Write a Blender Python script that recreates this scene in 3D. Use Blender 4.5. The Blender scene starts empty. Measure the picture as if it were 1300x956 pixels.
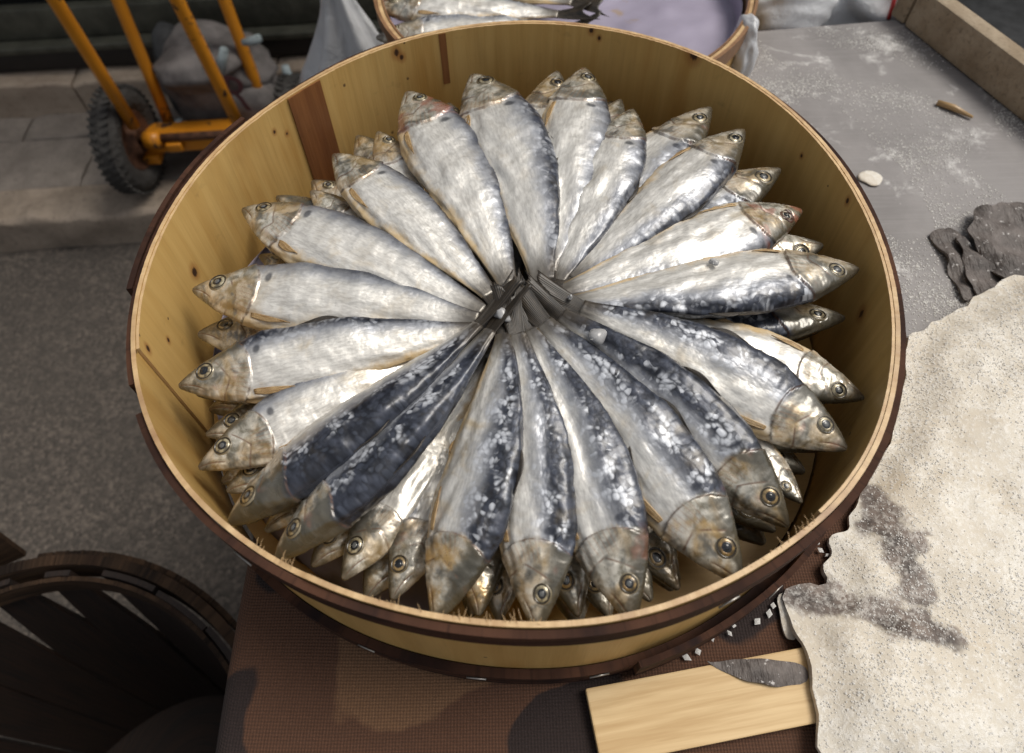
import bpy, bmesh, math, random
import numpy as np
from mathutils import Vector, Matrix, geometry
R = math.radians
random.seed(7); rng = np.random.default_rng(11)
scene = bpy.context.scene
col = scene.collection

# ------------------------------------------------------------------ camera
RIM = 0.94            # height of the tub rim above the road (m)
TAB = 0.80            # table top
F_PX, PITCH, ROLL = 850.0, R(56.56), R(-1.357)
CAM = np.array([-.004, -.2983, RIM + .3263])
fw = np.array([0, math.cos(PITCH), -math.sin(PITCH)]); xx = np.array([1., 0, 0]); uu = np.cross(xx, fw)
cx = xx*math.cos(ROLL) + uu*math.sin(ROLL); cu = -xx*math.sin(ROLL) + uu*math.cos(ROLL)
cam = bpy.data.cameras.new('camera'); cam_o = bpy.data.objects.new('camera', cam); col.objects.link(cam_o)
cam_o.matrix_world = Matrix(((cx[0], cu[0], -fw[0], CAM[0]), (cx[1], cu[1], -fw[1], CAM[1]), (cx[2], cu[2], -fw[2], CAM[2]), (0, 0, 0, 1)))
cam.sensor_width = 36; cam.lens = F_PX/1300*36; cam.shift_y = -44/1300
cam.clip_start = .01; cam.clip_end = 200
cam.dof.use_dof = True; cam.dof.focus_distance = .44; cam.dof.aperture_fstop = 7.0
scene.camera = cam_o
def pix(x, y, z):
    """photo pixel -> point on the horizontal plane z"""
    d = fw + (x-650)/F_PX*cx + (434-y)/F_PX*cu
    return CAM + (z-CAM[2])/d[2]*d

# ------------------------------------------------------------------ light
SUN_EL, SUN_AZ = R(60), R(72)      # azimuth measured from +Y towards +X
w = bpy.data.worlds.new('World'); scene.world = w; w.use_nodes = True
wn = w.node_tree
sky = wn.nodes.new('ShaderNodeTexSky'); sky.sky_type = 'NISHITA'; sky.sun_disc = False
sky.sun_elevation = SUN_EL; sky.sun_rotation = SUN_AZ; sky.air_density = 1.0; sky.dust_density = 4.0; sky.ozone_density = 1.0
bg = wn.nodes['Background']; bg.inputs[1].default_value = .076
hs = wn.nodes.new('ShaderNodeHueSaturation'); hs.inputs['Saturation'].default_value = .18      # overcast: greyer than a clear sky
wn.links.new(sky.outputs[0], hs.inputs['Color']); wn.links.new(hs.outputs[0], bg.inputs[0])
sl = bpy.data.lights.new('sun', 'SUN'); sl.energy = 1.5; sl.angle = R(26); sl.color = (1, .93, .82)
so = bpy.data.objects.new('sun', sl); col.objects.link(so)
sd = Vector((math.sin(SUN_AZ)*math.cos(SUN_EL), math.cos(SUN_AZ)*math.cos(SUN_EL), math.sin(SUN_EL)))
so.rotation_euler = sd.to_track_quat('Z', 'Y').to_euler(); so.location = sd*5
vs = scene.view_settings; vs.view_transform = 'Standard'; vs.look = 'None'; vs.gamma = 1; vs.exposure = 0.50
vs.use_curve_mapping = False
cy_ = scene.cycles; cy_.max_bounces = 6; cy_.diffuse_bounces = 3; cy_.glossy_bounces = 3; cy_.transmission_bounces = 3; cy_.caustics_reflective = False; cy_.caustics_refractive = False

# ------------------------------------------------------------------ helpers
def tag(o, label=None, cat=None, group=None, kind=None):
    if label: o['label'] = label
    if cat: o['category'] = cat
    if group: o['group'] = group
    if kind: o['kind'] = kind
    return o
def empty(name, loc=(0, 0, 0)):
    o = bpy.data.objects.new(name, None); o.location = loc; o.empty_display_size = .02; col.objects.link(o); return o
def link(name, me, mats, parent=None, smooth=True):
    o = bpy.data.objects.new(name, me); col.objects.link(o)
    for m in (mats if isinstance(mats, (list, tuple)) else [mats]): me.materials.append(m)
    if smooth: me.polygons.foreach_set('use_smooth', [True]*len(me.polygons))
    if parent:
        o.parent = parent
        o.matrix_parent_inverse = parent_inv(parent)
    return o
def parent_inv(p):
    # part meshes sit at the world origin; only the Empties are moved
    return Matrix.Translation(p.location).inverted() if p.type == 'EMPTY' else Matrix.Identity(4)
def mesh(name, V, Fs):
    me = bpy.data.meshes.new(name); me.from_pydata([tuple(map(float, v)) for v in V], [], [tuple(map(int, f)) for f in Fs]); me.update(); return me
def grid_faces(n, m, closed=False, flip=False):
    F = []
    for i in range(n-1):
        for j in range(m if closed else m-1):
            k = (j+1) % m
            q = (i*m+j, i*m+k, (i+1)*m+k, (i+1)*m+j)
            F.append(q[::-1] if flip else q)
    return F
class B:
    """collects shapes for ONE mesh"""
    def __init__(s): s.V = []; s.F = []
    def add(s, V, F):
        o = len(s.V); s.V += [tuple(v) for v in V]; s.F += [tuple(i+o for i in f) for f in F]; return s
    def box(s, c, d, rot=None, bev=0):
        bm = bmesh.new(); bmesh.ops.create_cube(bm, size=1)
        for v in bm.verts: v.co = Vector((v.co.x*d[0], v.co.y*d[1], v.co.z*d[2]))
        if bev: bmesh.ops.bevel(bm, geom=bm.edges[:], offset=bev, segments=2, affect='EDGES', profile=.6)
        m = rot if rot is not None else Matrix.Identity(3)
        bm.verts.ensure_lookup_table()
        for i, v in enumerate(bm.verts): v.index = i
        s.add([m @ v.co + Vector(c) for v in bm.verts], [[v.index for v in f.verts] for f in bm.faces]); bm.free(); return s
    def tube(s, pts, r, n=12, cap=True):
        pts = [Vector(p) for p in pts]; k = len(pts); rr = r if isinstance(r, (list, tuple)) else [r]*k
        V = []; prev = None
        for i, p in enumerate(pts):
            t = (pts[min(i+1, k-1)]-pts[max(i-1, 0)]).normalized()
            a = t.orthogonal() if prev is None else (prev - t*prev.dot(t))
            a.normalize(); prev = a; b = t.cross(a)
            V += [p + (a*math.cos(2*math.pi*j/n)+b*math.sin(2*math.pi*j/n))*rr[i] for j in range(n)]
        F = grid_faces(k, n, True)
        if cap: F += [tuple(range(n))[::-1], tuple(range((k-1)*n, k*n))]
        return s.add(V, F)
    def lathe(s, prof, c, axis='z', n=48, closed=False):
        V = []
        for (r, h) in prof:
            for j in range(n):
                a = 2*math.pi*j/n
                p = (r*math.cos(a), r*math.sin(a), h) if axis == 'z' else (h, r*math.cos(a), r*math.sin(a))
                V.append(Vector(p)+Vector(c))
        F = grid_faces(len(prof), n, True)
        if closed:
            L = len(prof)
            F += [((L-1)*n+j, (L-1)*n+(j+1) % n, (j+1) % n, j) for j in range(n)]
        return s.add(V, F)
    def build(s, name, mats, parent=None, smooth=True):
        me = mesh(name, s.V, s.F)
        bm = bmesh.new(); bm.from_mesh(me); bmesh.ops.recalc_face_normals(bm, faces=bm.faces); bm.to_mesh(me); bm.free()
        return link(name, me, mats, parent, smooth)
def auto_smooth(o, ang=40):
    me = o.data; bm = bmesh.new(); bm.from_mesh(me)
    for e in bm.edges: e.smooth = not (len(e.link_faces) == 2 and e.calc_face_angle(0) > R(ang))
    bm.to_mesh(me); bm.free(); return o
class Nz:
    """cheap smooth noise: a sum of random sines"""
    def __init__(s, seed, n=10, dim=2):
        r = np.random.default_rng(seed); d = r.normal(size=(n, dim)); s.k = d/np.linalg.norm(d, axis=1)[:, None]*r.uniform(.5, 1.5, (n, 1)); s.p = r.uniform(0, 6.28, n); s.n = n
    def __call__(s, f, *c):
        c = np.stack(np.broadcast_arrays(*[np.asarray(q, float) for q in c]), -1)
        return np.sin((c*f) @ s.k.T*6.28 + s.p).sum(-1)/math.sqrt(s.n)

# ------------------------------------------------------------------ material helper
class NT:
    def __init__(s, name):
        s.m = bpy.data.materials.new(name); s.m.use_nodes = True; s.t = s.m.node_tree; s.b = s.t.nodes['Principled BSDF']; s.out = s.t.nodes['Material Output']
    def n(s, typ, **k):
        o = s.t.nodes.new(typ)
        for a, v in k.items(): setattr(o, a, v)
        return o
    def put(s, sock, v):
        if isinstance(v, bpy.types.NodeSocket): s.t.links.new(v, sock)
        elif v is not None:
            if isinstance(v, (tuple, list)) and sock.type == 'RGBA' and len(v) == 3: v = (*v, 1)
            sock.default_value = v
    def math(s, op, a, b=0.0, c=0.0, clamp=False):
        o = s.n('ShaderNodeMath', operation=op, use_clamp=clamp); s.put(o.inputs[0], a); s.put(o.inputs[1], b); s.put(o.inputs[2], c); return o.outputs[0]
    def add(s, a, b): return s.math('ADD', a, b)
    def sub(s, a, b): return s.math('SUBTRACT', a, b)
    def mul(s, a, b): return s.math('MULTIPLY', a, b)
    def sm(s, x, a, b):
        o = s.n('ShaderNodeMapRange', interpolation_type='SMOOTHSTEP'); s.put(o.inputs[0], x); s.put(o.inputs[1], a); s.put(o.inputs[2], b); return o.outputs[0]
    def mix(s, f, a, b, mode='MIX'):
        o = s.n('ShaderNodeMix', data_type='RGBA', blend_type=mode); s.put(o.inputs[0], f); s.put(o.inputs[6], a); s.put(o.inputs[7], b); return o.outputs[2]
    def attr(s, name): return s.n('ShaderNodeAttribute', attribute_name=name)
    def sep(s, v):
        o = s.n('ShaderNodeSeparateXYZ'); s.put(o.inputs[0], v); return o.outputs
    def comb(s, x, y, z=0.0):
        o = s.n('ShaderNodeCombineXYZ'); s.put(o.inputs[0], x); s.put(o.inputs[1], y); s.put(o.inputs[2], z); return o.outputs[0]
    def vmul(s, v, k):
        o = s.n('ShaderNodeVectorMath', operation='MULTIPLY'); s.put(o.inputs[0], v); s.put(o.inputs[1], k); return o.outputs[0]
    def noise(s, v, scale, detail=3, rough=.5, dist=0.0):
        o = s.n('ShaderNodeTexNoise'); s.put(o.inputs['Vector'], v); o.inputs['Scale'].default_value = scale; o.inputs['Detail'].default_value = detail; o.inputs['Roughness'].default_value = rough; o.inputs['Distortion'].default_value = dist; return o.outputs['Fac']
    def vor(s, v, scale, feature='F1', rnd=1.0):
        o = s.n('ShaderNodeTexVoronoi', feature=feature); s.put(o.inputs['Vector'], v); o.inputs['Scale'].default_value = scale; o.inputs['Randomness'].default_value = rnd; return o
    def obj(s): return s.n('ShaderNodeTexCoord').outputs['Object']
    def geo(s): return s.n('ShaderNodeNewGeometry').outputs['Position']
    def bump(s, h, strength=.3, dist=.002, normal=None):
        o = s.n('ShaderNodeBump'); o.inputs['Strength'].default_value = strength; o.inputs['Distance'].default_value = dist; s.put(o.inputs['Height'], h)
        if normal is not None: s.put(o.inputs['Normal'], normal)
        return o.outputs[0]
    def set(s, color=None, rough=None, metal=None, normal=None, **k):
        s.put(s.b.inputs['Base Color'], color); s.put(s.b.inputs['Roughness'], rough); s.put(s.b.inputs['Metallic'], metal)
        if normal is not None: s.put(s.b.inputs['Normal'], normal)
        for a, v in k.items(): s.put(s.b.inputs[a.replace('_', ' ')], v)
        return s.m
def simple(name, c, rough=.6, metal=0, nscale=40, amp=.25, bump=.15, bd=.001, **k):
    t = NT(name); p = t.geo(); n = t.noise(p, nscale, 4, .6)
    c2 = tuple(x*(1-amp*1.6) for x in c); c1 = tuple(min(1, x*(1+amp)) for x in c)
    return t.set(t.mix(t.sm(n, .25, .75), c2, c1), rough, metal, t.bump(n, bump, bd), **k)

# ------------------------------------------------------------------ materials
def m_asphalt():
    t = NT('asphalt'); p = t.geo()
    v = t.vor(p, 150); r = t.sep(v.outputs['Color'])[0]
    n = t.noise(p, 5, 4, .6); n2 = t.noise(p, 60, 3, .7)
    c = t.mix(t.math('POWER', r, 1.8), (.050, .042, .036), (.145, .120, .100))
    c = t.mix(t.sm(n, .3, .7), t.mix(.55, c, (.055, .047, .040)), c)
    c = t.mix(t.mul(t.sm(n2, .52, .7), .8), c, (.045, .039, .034))
    h = t.add(t.mul(v.outputs['Distance'], -.6), n2)
    return t.set(c, .85, 0, t.bump(h, .9, .006))
def m_stone(name, c, c2, sc=14):
    t = NT(name); p = t.geo(); n = t.noise(p, sc, 6, .65); n2 = t.noise(p, sc*9, 4, .7)
    cc = t.mix(t.sm(n, .3, .7), c, c2); cc = t.mix(t.sm(n2, .5, .8), cc, tuple(x*.55 for x in c))
    return t.set(cc, .85, 0, t.bump(t.add(n, t.mul(n2, .4)), .6, .006))
def m_wood(name, c1, c2, stain, grain=(260, 260, 5), sc=1.0, gloss=.5, knots=True):
    """bent veneer: grain runs along the attribute 'wuv' (x = along the sheet, y = across)"""
    t = NT(name); uv = t.attr('wuv').outputs['Vector']
    g = t.noise(t.vmul(uv, (95*sc, 5, 1)), 1, 5, .62); g2 = t.noise(t.vmul(uv, (420*sc, 14, 1)), 1, 3, .6)
    n = t.noise(t.vmul(uv, (9, 3.5, 1)), 1, 4, .6, .8); st = t.noise(t.vmul(uv, (26, 4, 1)), 1.0, 3, .55)
    c = t.mix(t.sm(g, .15, .85), c1, c2); c = t.mix(t.mul(t.sm(g2, .5, .85), .22), c, tuple(x*.5 for x in c1))
    c = t.mix(t.mul(t.sm(st, .54, .74), .55), c, stain); c = t.mix(t.mul(t.sm(n, .48, .76), .4), c, tuple(x*.5 for x in c1)); c = t.mix(t.mul(t.sm(t.noise(uv, 45, 3, .7), .6, .8), .4), c, tuple(x*.4 for x in c1))
    if knots == 'list':
        for kx, ky, kz_, kr in KNOTS:
            dn = t.n('ShaderNodeVectorMath', operation='DISTANCE'); t.put(dn.inputs[0], t.vmul(uv, (1, .7, 1))); dn.inputs[1].default_value = (kx, ky*.7, kz_)
            d = t.add(dn.outputs['Value'], t.mul(t.sub(g2, .5), kr*1.2))
            c = t.mix(t.mul(t.sub(1.0, t.sm(d, kr*.8, kr*2.4)), .55), c, (.30, .10, .02)); c = t.mix(t.sub(1.0, t.sm(d, kr*.5, kr)), c, (.045, .018, .009))
    if knots:
        v = t.vor(t.vmul(uv, (10, 11, 1)), 1.0); d = v.outputs['Distance']; pick = t.math('GREATER_THAN', t.sep(v.outputs['Color'])[0], .5)
        k = t.mul(t.math('LESS_THAN', t.add(d, t.mul(t.sub(g2, .5), .06)), .036), pick); c = t.mix(t.mul(t.sub(1.0, t.sm(d, .03, .11)), t.mul(pick, .5)), c, (.30, .11, .02)); c = t.mix(k, c, (.04, .018, .01))
        v3 = t.vor(t.vmul(uv, (70, 60, 1)), 1.0); k3 = t.mul(t.math('LESS_THAN', v3.outputs['Distance'], .09), t.math('GREATER_THAN', t.sep(v3.outputs['Color'])[1], .88)); c = t.mix(t.mul(k3, .8), c, (.08, .04, .02))
    return t.set(c, gloss, 0, t.bump(t.add(g, t.mul(g2, .5)), .35, .0012), Coat_Weight=.12, Coat_Roughness=.35)
def m_bark():
    t = NT('bark_hoop'); uv = t.attr('wuv').outputs['Vector']
    g = t.noise(t.vmul(uv, (14, 300, 1)), 1, 4, .65); n = t.noise(t.vmul(uv, (30, 60, 1)), 1, 4, .6)
    c = t.mix(t.sm(g, .3, .7), (.018, .008, .006), (.085, .038, .022)); c = t.mix(t.sm(n, .52, .75), c, (.012, .007, .008))
    c = t.mix(t.mul(t.sm(t.noise(t.vmul(uv, (420, 12, 1)), 1, 2, .6), .55, .7), .5), c, (.012, .006, .005))
    return t.set(c, .8, 0, t.bump(t.add(g, n), .8, .002), Specular_IOR_Level=.2)
def m_fish():
    t = NT('sardine_skin')
    s, h, side = t.sep(t.attr('fish').outputs['Vector'])[:3]
    dark, yel, seed = t.sep(t.attr('fishp').outputs['Vector'])[:3]
    uv = t.attr('fuv').outputs['Vector']
    n1 = t.noise(uv, 5, 2, .55); n2 = t.noise(uv, 24, 3, .62); n3 = t.noise(t.vmul(uv, (34, 120, 1)), 1, 2, .6); n4 = t.noise(uv, 8, 3, .6, .6)
    wob = t.n('ShaderNodeVectorMath', operation='ADD'); nz = t.n('ShaderNodeTexNoise'); nz.inputs['Scale'].default_value = 16; nz.inputs['Detail'].default_value = 1; t.put(nz.inputs['Vector'], uv)
    t.put(wob.inputs[0], t.vmul(uv, (48, 60, 1))); t.put(wob.inputs[1], t.vmul(nz.outputs['Color'], (2.2, 2.2, 0)))
    sc = t.vor(wob.outputs[0], 1.0, 'F1', .8); rnd = t.sep(sc.outputs['Color']); sd = sc.outputs['Distance']
    he = t.add(h, t.add(t.mul(t.sub(n1, .5), .55), t.mul(t.sub(n2, .5), .45)))
    hb = t.sub(.66, t.mul(dark, .85))
    rel = t.sub(he, hb)
    back = t.sm(rel, -.14, .20)
    fz = t.mul(t.sm(rel, -.55, -.05), t.sub(1.0, t.sm(rel, .30, .60)))
    blot = t.noise(uv, 11, 3, .65, .3)
    pick = t.sm(t.add(t.mul(rnd[0], .22), blot), .58, .74)
    flk = t.mul(t.mul(t.mul(pick, t.sm(sd, .85, .35)), fz), t.sm(dark, -.25, .25))
    grime = t.noise(uv, 34, 3, .7)
    # silver flank
    silver = t.mix(t.sm(n3, .3, .7), (.68, .66, .62), (.90, .88, .83))
    silver = t.mix(t.mul(t.sm(n4, .50, .78), t.add(.16, t.mul(yel, .6))), silver, (.62, .47, .25))
    silver = t.mix(t.mul(t.sm(rel, -.60, -.02), .85), silver, (.24, .26, .31))
    silver = t.mix(t.mul(t.sm(grime, .60, .78), .28), silver, (.22, .21, .21))
    backc = t.mix(t.sm(n2, .35, .7), (.012, .014, .021), (.050, .057, .080))
    backc = t.mix(t.mul(t.sm(n4, .55, .75), .5), backc, (.065, .050, .028))
    c = t.mix(back, silver, backc)
    c = t.mix(t.mul(t.mul(t.sub(1.0, t.sm(sd, .35, .62)), t.mul(back, rnd[1])), .35), c, (.12, .14, .19))
    c = t.mix(t.mul(flk, .85), c, (.70, .73, .79))
    # belly edge
    be = t.sm(he, -.62, -.96)
    c = t.mix(t.mul(be, .85), c, t.mix(n2, (.52, .32, .10), (.68, .52, .28)))
    # head
    op = t.sub(.262, t.mul(t.mul(h, h), .05))
    hm = t.sub(1.0, t.sm(t.add(s, t.add(t.mul(t.sub(n2, .5), .05), t.mul(t.sub(n1, .5), .05))), t.sub(op, .014), t.add(op, .012)))
    hn = t.noise(uv, 26, 4, .6, .5)
    hc = t.mix(t.sm(hn, .30, .66), (.19, .175, .13), (.70, .67, .59))
    hc = t.mix(t.mul(t.sm(n1, .42, .62), t.mul(t.sm(s, .10, .24), .55)), hc, (.72, .70, .65))
    hc = t.mix(t.mul(t.sm(n4, .40, .66), t.add(.18, t.mul(yel, .72))), hc, (.52, .31, .075))
    hc = t.mix(t.mul(t.sm(blot, .50, .66), .75), hc, (.085, .09, .085))
    hc = t.mix(t.mul(t.sm(he, t.sub(.36, t.mul(dark, .4)), t.sub(.80, t.mul(dark, .4))), .90), hc, (.060, .055, .040))
    hc = t.mix(t.mul(t.sm(s, .065, .01), .8), hc, (.07, .06, .045))
    c = t.mix(hm, c, hc)
    def line(x, wd): return t.sub(1.0, t.sm(t.math('ABSOLUTE', x), 0.0, wd))
    l1 = t.mul(line(t.sub(s, op), .006), t.sm(grime, .35, .6))
    pre = t.sub(.186, t.mul(t.math('ABSOLUTE', t.add(h, .25)), .055))
    l2 = t.mul(t.mul(line(t.sub(s, pre), .006), t.sm(hn, .35, .55)), t.sm(h, .75, .4))
    l3 = t.mul(line(t.add(t.add(t.mul(s, 5.5), h), .06), .08), t.sub(1.0, t.sm(s, .07, .10)))
    rays = t.mul(t.mul(t.sm(t.math('SINE', t.mul(t.add(h, t.mul(s, 2.0)), 46.0)), .3, 1.0), t.mul(t.sm(s, .186, .20), hm)), t.sm(h, .40, .05))
    c = t.mix(t.math('MINIMUM', t.add(t.add(t.mul(l1, .6), t.mul(l2, .75)), t.mul(l3, .95)), .9), c, (.15, .07, .035))
    c = t.mix(t.mul(rays, .30), c, (.32, .16, .08))
    red = t.mul(t.mul(t.sm(t.noise(uv, 13, 2, .5), t.sub(.64, t.mul(seed, .14)), t.sub(.76, t.mul(seed, .14))), t.sm(s, .27, .23)), t.add(.25, t.mul(seed, .35)))
    c = t.mix(red, c, (.38, .11, .06))
    spot = t.mul(t.sub(1.0, t.sm(t.math('SQRT', t.add(t.math('POWER', t.mul(t.sub(s, .285), 12.), 2.), t.math('POWER', t.sub(h, .42), 2.))), .08, .2)), .75)
    c = t.mix(spot, c, (.03, .035, .05))
    c = t.mix(t.mul(t.sm(s, .86, .985), .85), c, (.075, .06, .042))
    rough = t.sub(t.add(t.mul(n2, .26), t.add(.26, t.mul(flk, .12))), t.mul(hm, .10))
    metal = t.mul(t.sub(1.0, t.math('MAXIMUM', be, t.mul(hm, .30))), t.sub(.47, t.mul(back, .18)))
    hgt = t.add(t.mul(t.sub(1.0, sd), t.mul(t.sm(s, .25, .30), t.add(.30, t.mul(t.sm(h, -.4, .5), .30)))), t.add(t.mul(n3, .30), t.mul(n2, .75)))
    return t.set(c, rough, metal, t.bump(hgt, .38, .0009), Coat_Weight=t.add(.32, t.mul(hm, .35)), Coat_Roughness=.14, Specular_IOR_Level=.5)
def m_fin(name, c1, c2):
    t = NT(name); uv = t.attr('fuv').outputs['Vector']; u, v, _ = t.sep(uv)[:3]
    rays = t.math('SINE', t.mul(v, 95.0)); n = t.noise(uv, 5, 3, .6)
    c = t.mix(t.sm(t.add(t.mul(rays, .22), t.add(n, t.mul(t.sub(t.noise(t.vmul(uv, (1, 14, 1)), 1, 2, .5), .5), .9))), .2, .85), c1, c2)
    return t.set(c, .42, 0, t.bump(t.add(t.mul(rays, .5), n), .4, .0004), Coat_Weight=.2, Coat_Roughness=.25)
M = {}
KNOTS = []
def wall_hit(x, y):
    d = fw + (x-650)/F_PX*cx + (434-y)/F_PX*cu
    for t in np.linspace(.25, 1.2, 4000):
        p = CAM + d*t
        if p[2] < RIM and math.hypot(p[0], p[1]) > .232: return math.atan2(p[1], p[0]), p[2]-RIM
    return 0, 0
for x, y, r in ((249, 346, .0034), (345, 166, .0015), (361, 168, .0015), (505, 70, .003), (512, 76, .0022), (747, 48, .0022), (757, 58, .0014), (876, 74, .0045), (1092, 398, .0034), (1075, 255, .002), (222, 430, .0016), (198, 440, .0022), (1012, 200, .0014), (935, 233, .0012)):
    a_, z_ = wall_hit(x, y)
    if a_ < R(-52): a_ += 2*math.pi
    KNOTS.append((a_*.24, z_, 3.4, r))
M['asphalt'] = m_asphalt()
M['pave'] = m_stone('paving_stone', (.155, .133, .116), (.235, .205, .18))
M['kerb'] = m_stone('kerb_stone', (.21, .168, .13), (.33, .27, .215), 10)
M['step'] = m_stone('step_stone', (.30, .235, .18), (.40, .325, .255), 8)
M['wood'] = m_wood('poplar_veneer', (.54, .325, .098), (.68, .455, .165), (.42, .20, .035), knots='list')
M['wood2'] = m_wood('poplar_veneer_outside', (.50, .30, .095), (.66, .43, .175), (.34, .17, .05))
M['strip'] = m_wood('red_brown_strip', (.15, .050, .014), (.30, .125, .040), (.06, .02, .01), knots=False)
M['edge'] = m_wood('cut_wood_edge', (.42, .25, .12), (.72, .52, .28), (.20, .09, .045), knots=False)
M['bark'] = m_bark()
M['hoop2'] = m_wood('brown_hoop', (.17, .085, .04), (.29, .16, .08), (.10, .05, .025), knots=False)
M['fish'] = m_fish()
M['fin'] = m_fin('tan_fin', (.22, .11, .035), (.60, .43, .22))
M['tail'] = m_fin('tail_fin_skin', (.008, .007, .006), (.060, .046, .032))
M['iris'] = None
def m_iris():
    t = NT('fish_iris'); uv = t.attr('euv').outputs['Vector']; r, a, g = t.sep(uv)[:3]; n = t.noise(uv, 9, 3, .6); big = t.noise(t.comb(r, t.math('SINE', a), t.add(t.math('COSINE', a), t.mul(g, 7.0))), 1.3, 2, .5)
    c = t.mix(t.sm(t.add(r, t.mul(n, .25)), .65, .9), t.mix(g, (.24, .20, .11), (.22, .10, .02)), t.mix(g, (.46, .41, .28), (.34, .20, .05)))
    c = t.mix(t.mul(t.sm(big, .42, .62), .8), c, (.06, .05, .035))
    c = t.mix(t.sm(t.add(r, t.mul(t.sub(n, .5), .16)), .88, 1.0), c, (.030, .024, .017))
    c = t.mix(t.sm(r, 1.10, 1.25), c, t.mix(n, (.14, .11, .06), (.40, .35, .25)))
    return t.set(c, .22, .25, None, Coat_Weight=.5, Coat_Roughness=.08)
M['iris'] = m_iris()
M['torn'] = simple('torn_eye_flesh', (.09, .045, .03), .3, 0, 400, .5, .4, .001)
M['pupil'] = NT('fish_pupil').set((.012, .014, .017), .12, 0, None, Coat_Weight=.6, Coat_Roughness=.05)
def m_lens():
    t = NT('fish_pupil_milky'); return t.set((.11, .115, .115), .2, 0, None, Coat_Weight=.5, Coat_Roughness=.08)
M['milky'] = m_lens()
def m_liner(name, c, tr=.25):
    t = NT(name); p = t.geo(); n = t.noise(p, 30, 4, .6); n2 = t.noise(p, 9, 3, .6)
    cc = t.mix(t.sm(n2, .3, .7), tuple(x*.8 for x in c), c); cc = t.mix(t.mul(t.sm(n, .62, .74), .6), cc, (.36, .25, .12))
    return t.set(cc, .35, 0, t.bump(n, .3, .002))
M['liner'] = m_liner('lavender_plastic', (.36, .33, .43))
M['paper'] = m_liner('grey_lavender_paper', (.30, .27, .335))
def m_bag():
    t = NT('white_plastic_bag'); p = t.geo(); n = t.noise(p, 22, 5, .6, 1.0)
    m = t.set(t.mix(n, (.50, .52, .56), (.80, .81, .83)), .3, 0, t.bump(n, .6, .006))
    t.put(t.b.inputs['Transmission Weight'], .15)
    return m
M['bag'] = m_bag()
def m_table():
    t = NT('zinc_table_top'); p = t.geo(); br = t.noise(t.vmul(p, (12, 420, 1)), 1, 3, .6); n = t.noise(p, 9, 5, .6); n2 = t.noise(p, 60, 5, .7)
    c = t.mix(t.sm(n, .3, .7), (.175, .165, .165), (.265, .25, .25)); c = t.mix(t.mul(t.sm(br, .4, .8), .3), c, (.33, .315, .315))
    film = t.mul(t.sm(t.noise(p, 16, 6, .72, .5), .53, .66), t.sm(n2, .36, .6)); c = t.mix(t.mul(film, .75), c, (.68, .67, .66))
    return t.set(c, t.add(.55, t.mul(film, .3)), .0, t.bump(t.add(n2, t.mul(film, 1.2)), .25, .002))
M['table'] = m_table()
def m_cloth():
    t = NT('brown_print_cloth'); p = t.obj(); x, y, z = t.sep(p)[:3]
    wx = t.math('SINE', t.mul(x, 3300.)); wy = t.math('SINE', t.mul(t.add(y, z), 3300.)); wv = t.add(t.mul(wx, .5), t.mul(wy, .5))
    n = t.noise(p, 7.5, 1.5, .5, .3); n2 = t.noise(p, 300, 2, .6)
    v = t.add(n, t.mul(t.sub(t.noise(p, 30, 2, .5), .5), .08))
    c = t.mix(t.sm(v, .45, .465), (.030, .017, .016), (.15, .066, .034))
    c = t.mix(t.sm(v, .60, .615), c, (.27, .14, .07))
    c = t.mix(t.mul(t.sm(wv, -.6, .7), .5), tuple_mix(c, t, .45), c); c = t.mix(t.mul(n2, .3), c, (.03, .016, .012))
    return t.set(c, .9, 0, t.bump(wv, .5, .0006))
def tuple_mix(c, t, k): return t.mix(1.0, c, (k, k, k), 'MULTIPLY')
M['cloth'] = m_cloth()
def m_cod():
    t = NT('salted_cod_flesh'); p = t.geo(); sk = t.sep(t.attr('skin').outputs['Vector'])[0]
    n = t.noise(p, 11, 5, .6); n2 = t.noise(p, 70, 4, .65); n3 = t.noise(t.vmul(p, (20, 60, 20)), 1, 4, .6, .6); g = t.vor(p, 420).outputs['Distance']
    c = t.mix(t.sm(n, .3, .7), (.56, .50, .41), (.70, .66, .58)); c = t.mix(t.mul(t.sm(n3, .5, .75), .5), c, (.50, .41, .29))
    dk = t.mix(t.sm(n2, .3, .7), (.045, .034, .030), (.22, .175, .15))
    c = t.mix(t.sm(t.add(sk, t.add(t.mul(t.sub(n2, .5), 1.0), t.mul(t.sub(n, .5), .6))), .30, .62), c, dk)
    salt = t.sm(t.add(t.mul(t.noise(p, 260, 3, .75), .75), t.mul(n, .35)), .48, .68)
    c = t.mix(t.mul(salt, t.sub(.62, t.mul(sk, .25))), c, (.80, .78, .74))
    return t.set(c, .6, 0, t.bump(t.add(t.add(n2, t.mul(salt, .4)), t.mul(g, .2)), .4, .0012))
M['cod'] = m_cod()
def m_skin():
    t = NT('dark_dried_fish_skin'); p = t.geo(); n = t.noise(p, 40, 5, .65); n2 = t.noise(t.vmul(p, (300, 60, 60)), 1, 3, .6)
    c = t.mix(t.sm(n, .3, .7), (.045, .037, .034), (.16, .138, .128)); c = t.mix(t.sm(t.noise(p, 190, 3, .7), .62, .7), c, (.55, .53, .52))
    return t.set(c, .6, 0, t.bump(t.add(n, n2), .8, .003))
M['skin'] = m_skin()
def m_salt():
    t = NT('salt'); t.set((.88, .87, .85), .4, 0)
    tr = t.n('ShaderNodeBsdfTranslucent'); tr.inputs[0].default_value = (.88, .87, .85, 1); mx = t.n('ShaderNodeMixShader'); mx.inputs[0].default_value = .5
    t.t.links.new(t.b.outputs[0], mx.inputs[1]); t.t.links.new(tr.outputs[0], mx.inputs[2]); t.t.links.new(mx.outputs[0], t.out.inputs[0]); return t.m
M['salt'] = m_salt()
M['crystal'] = NT('salt_crystal').set((.62, .62, .63), .25, 0, None, Transmission_Weight=.45)
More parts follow.
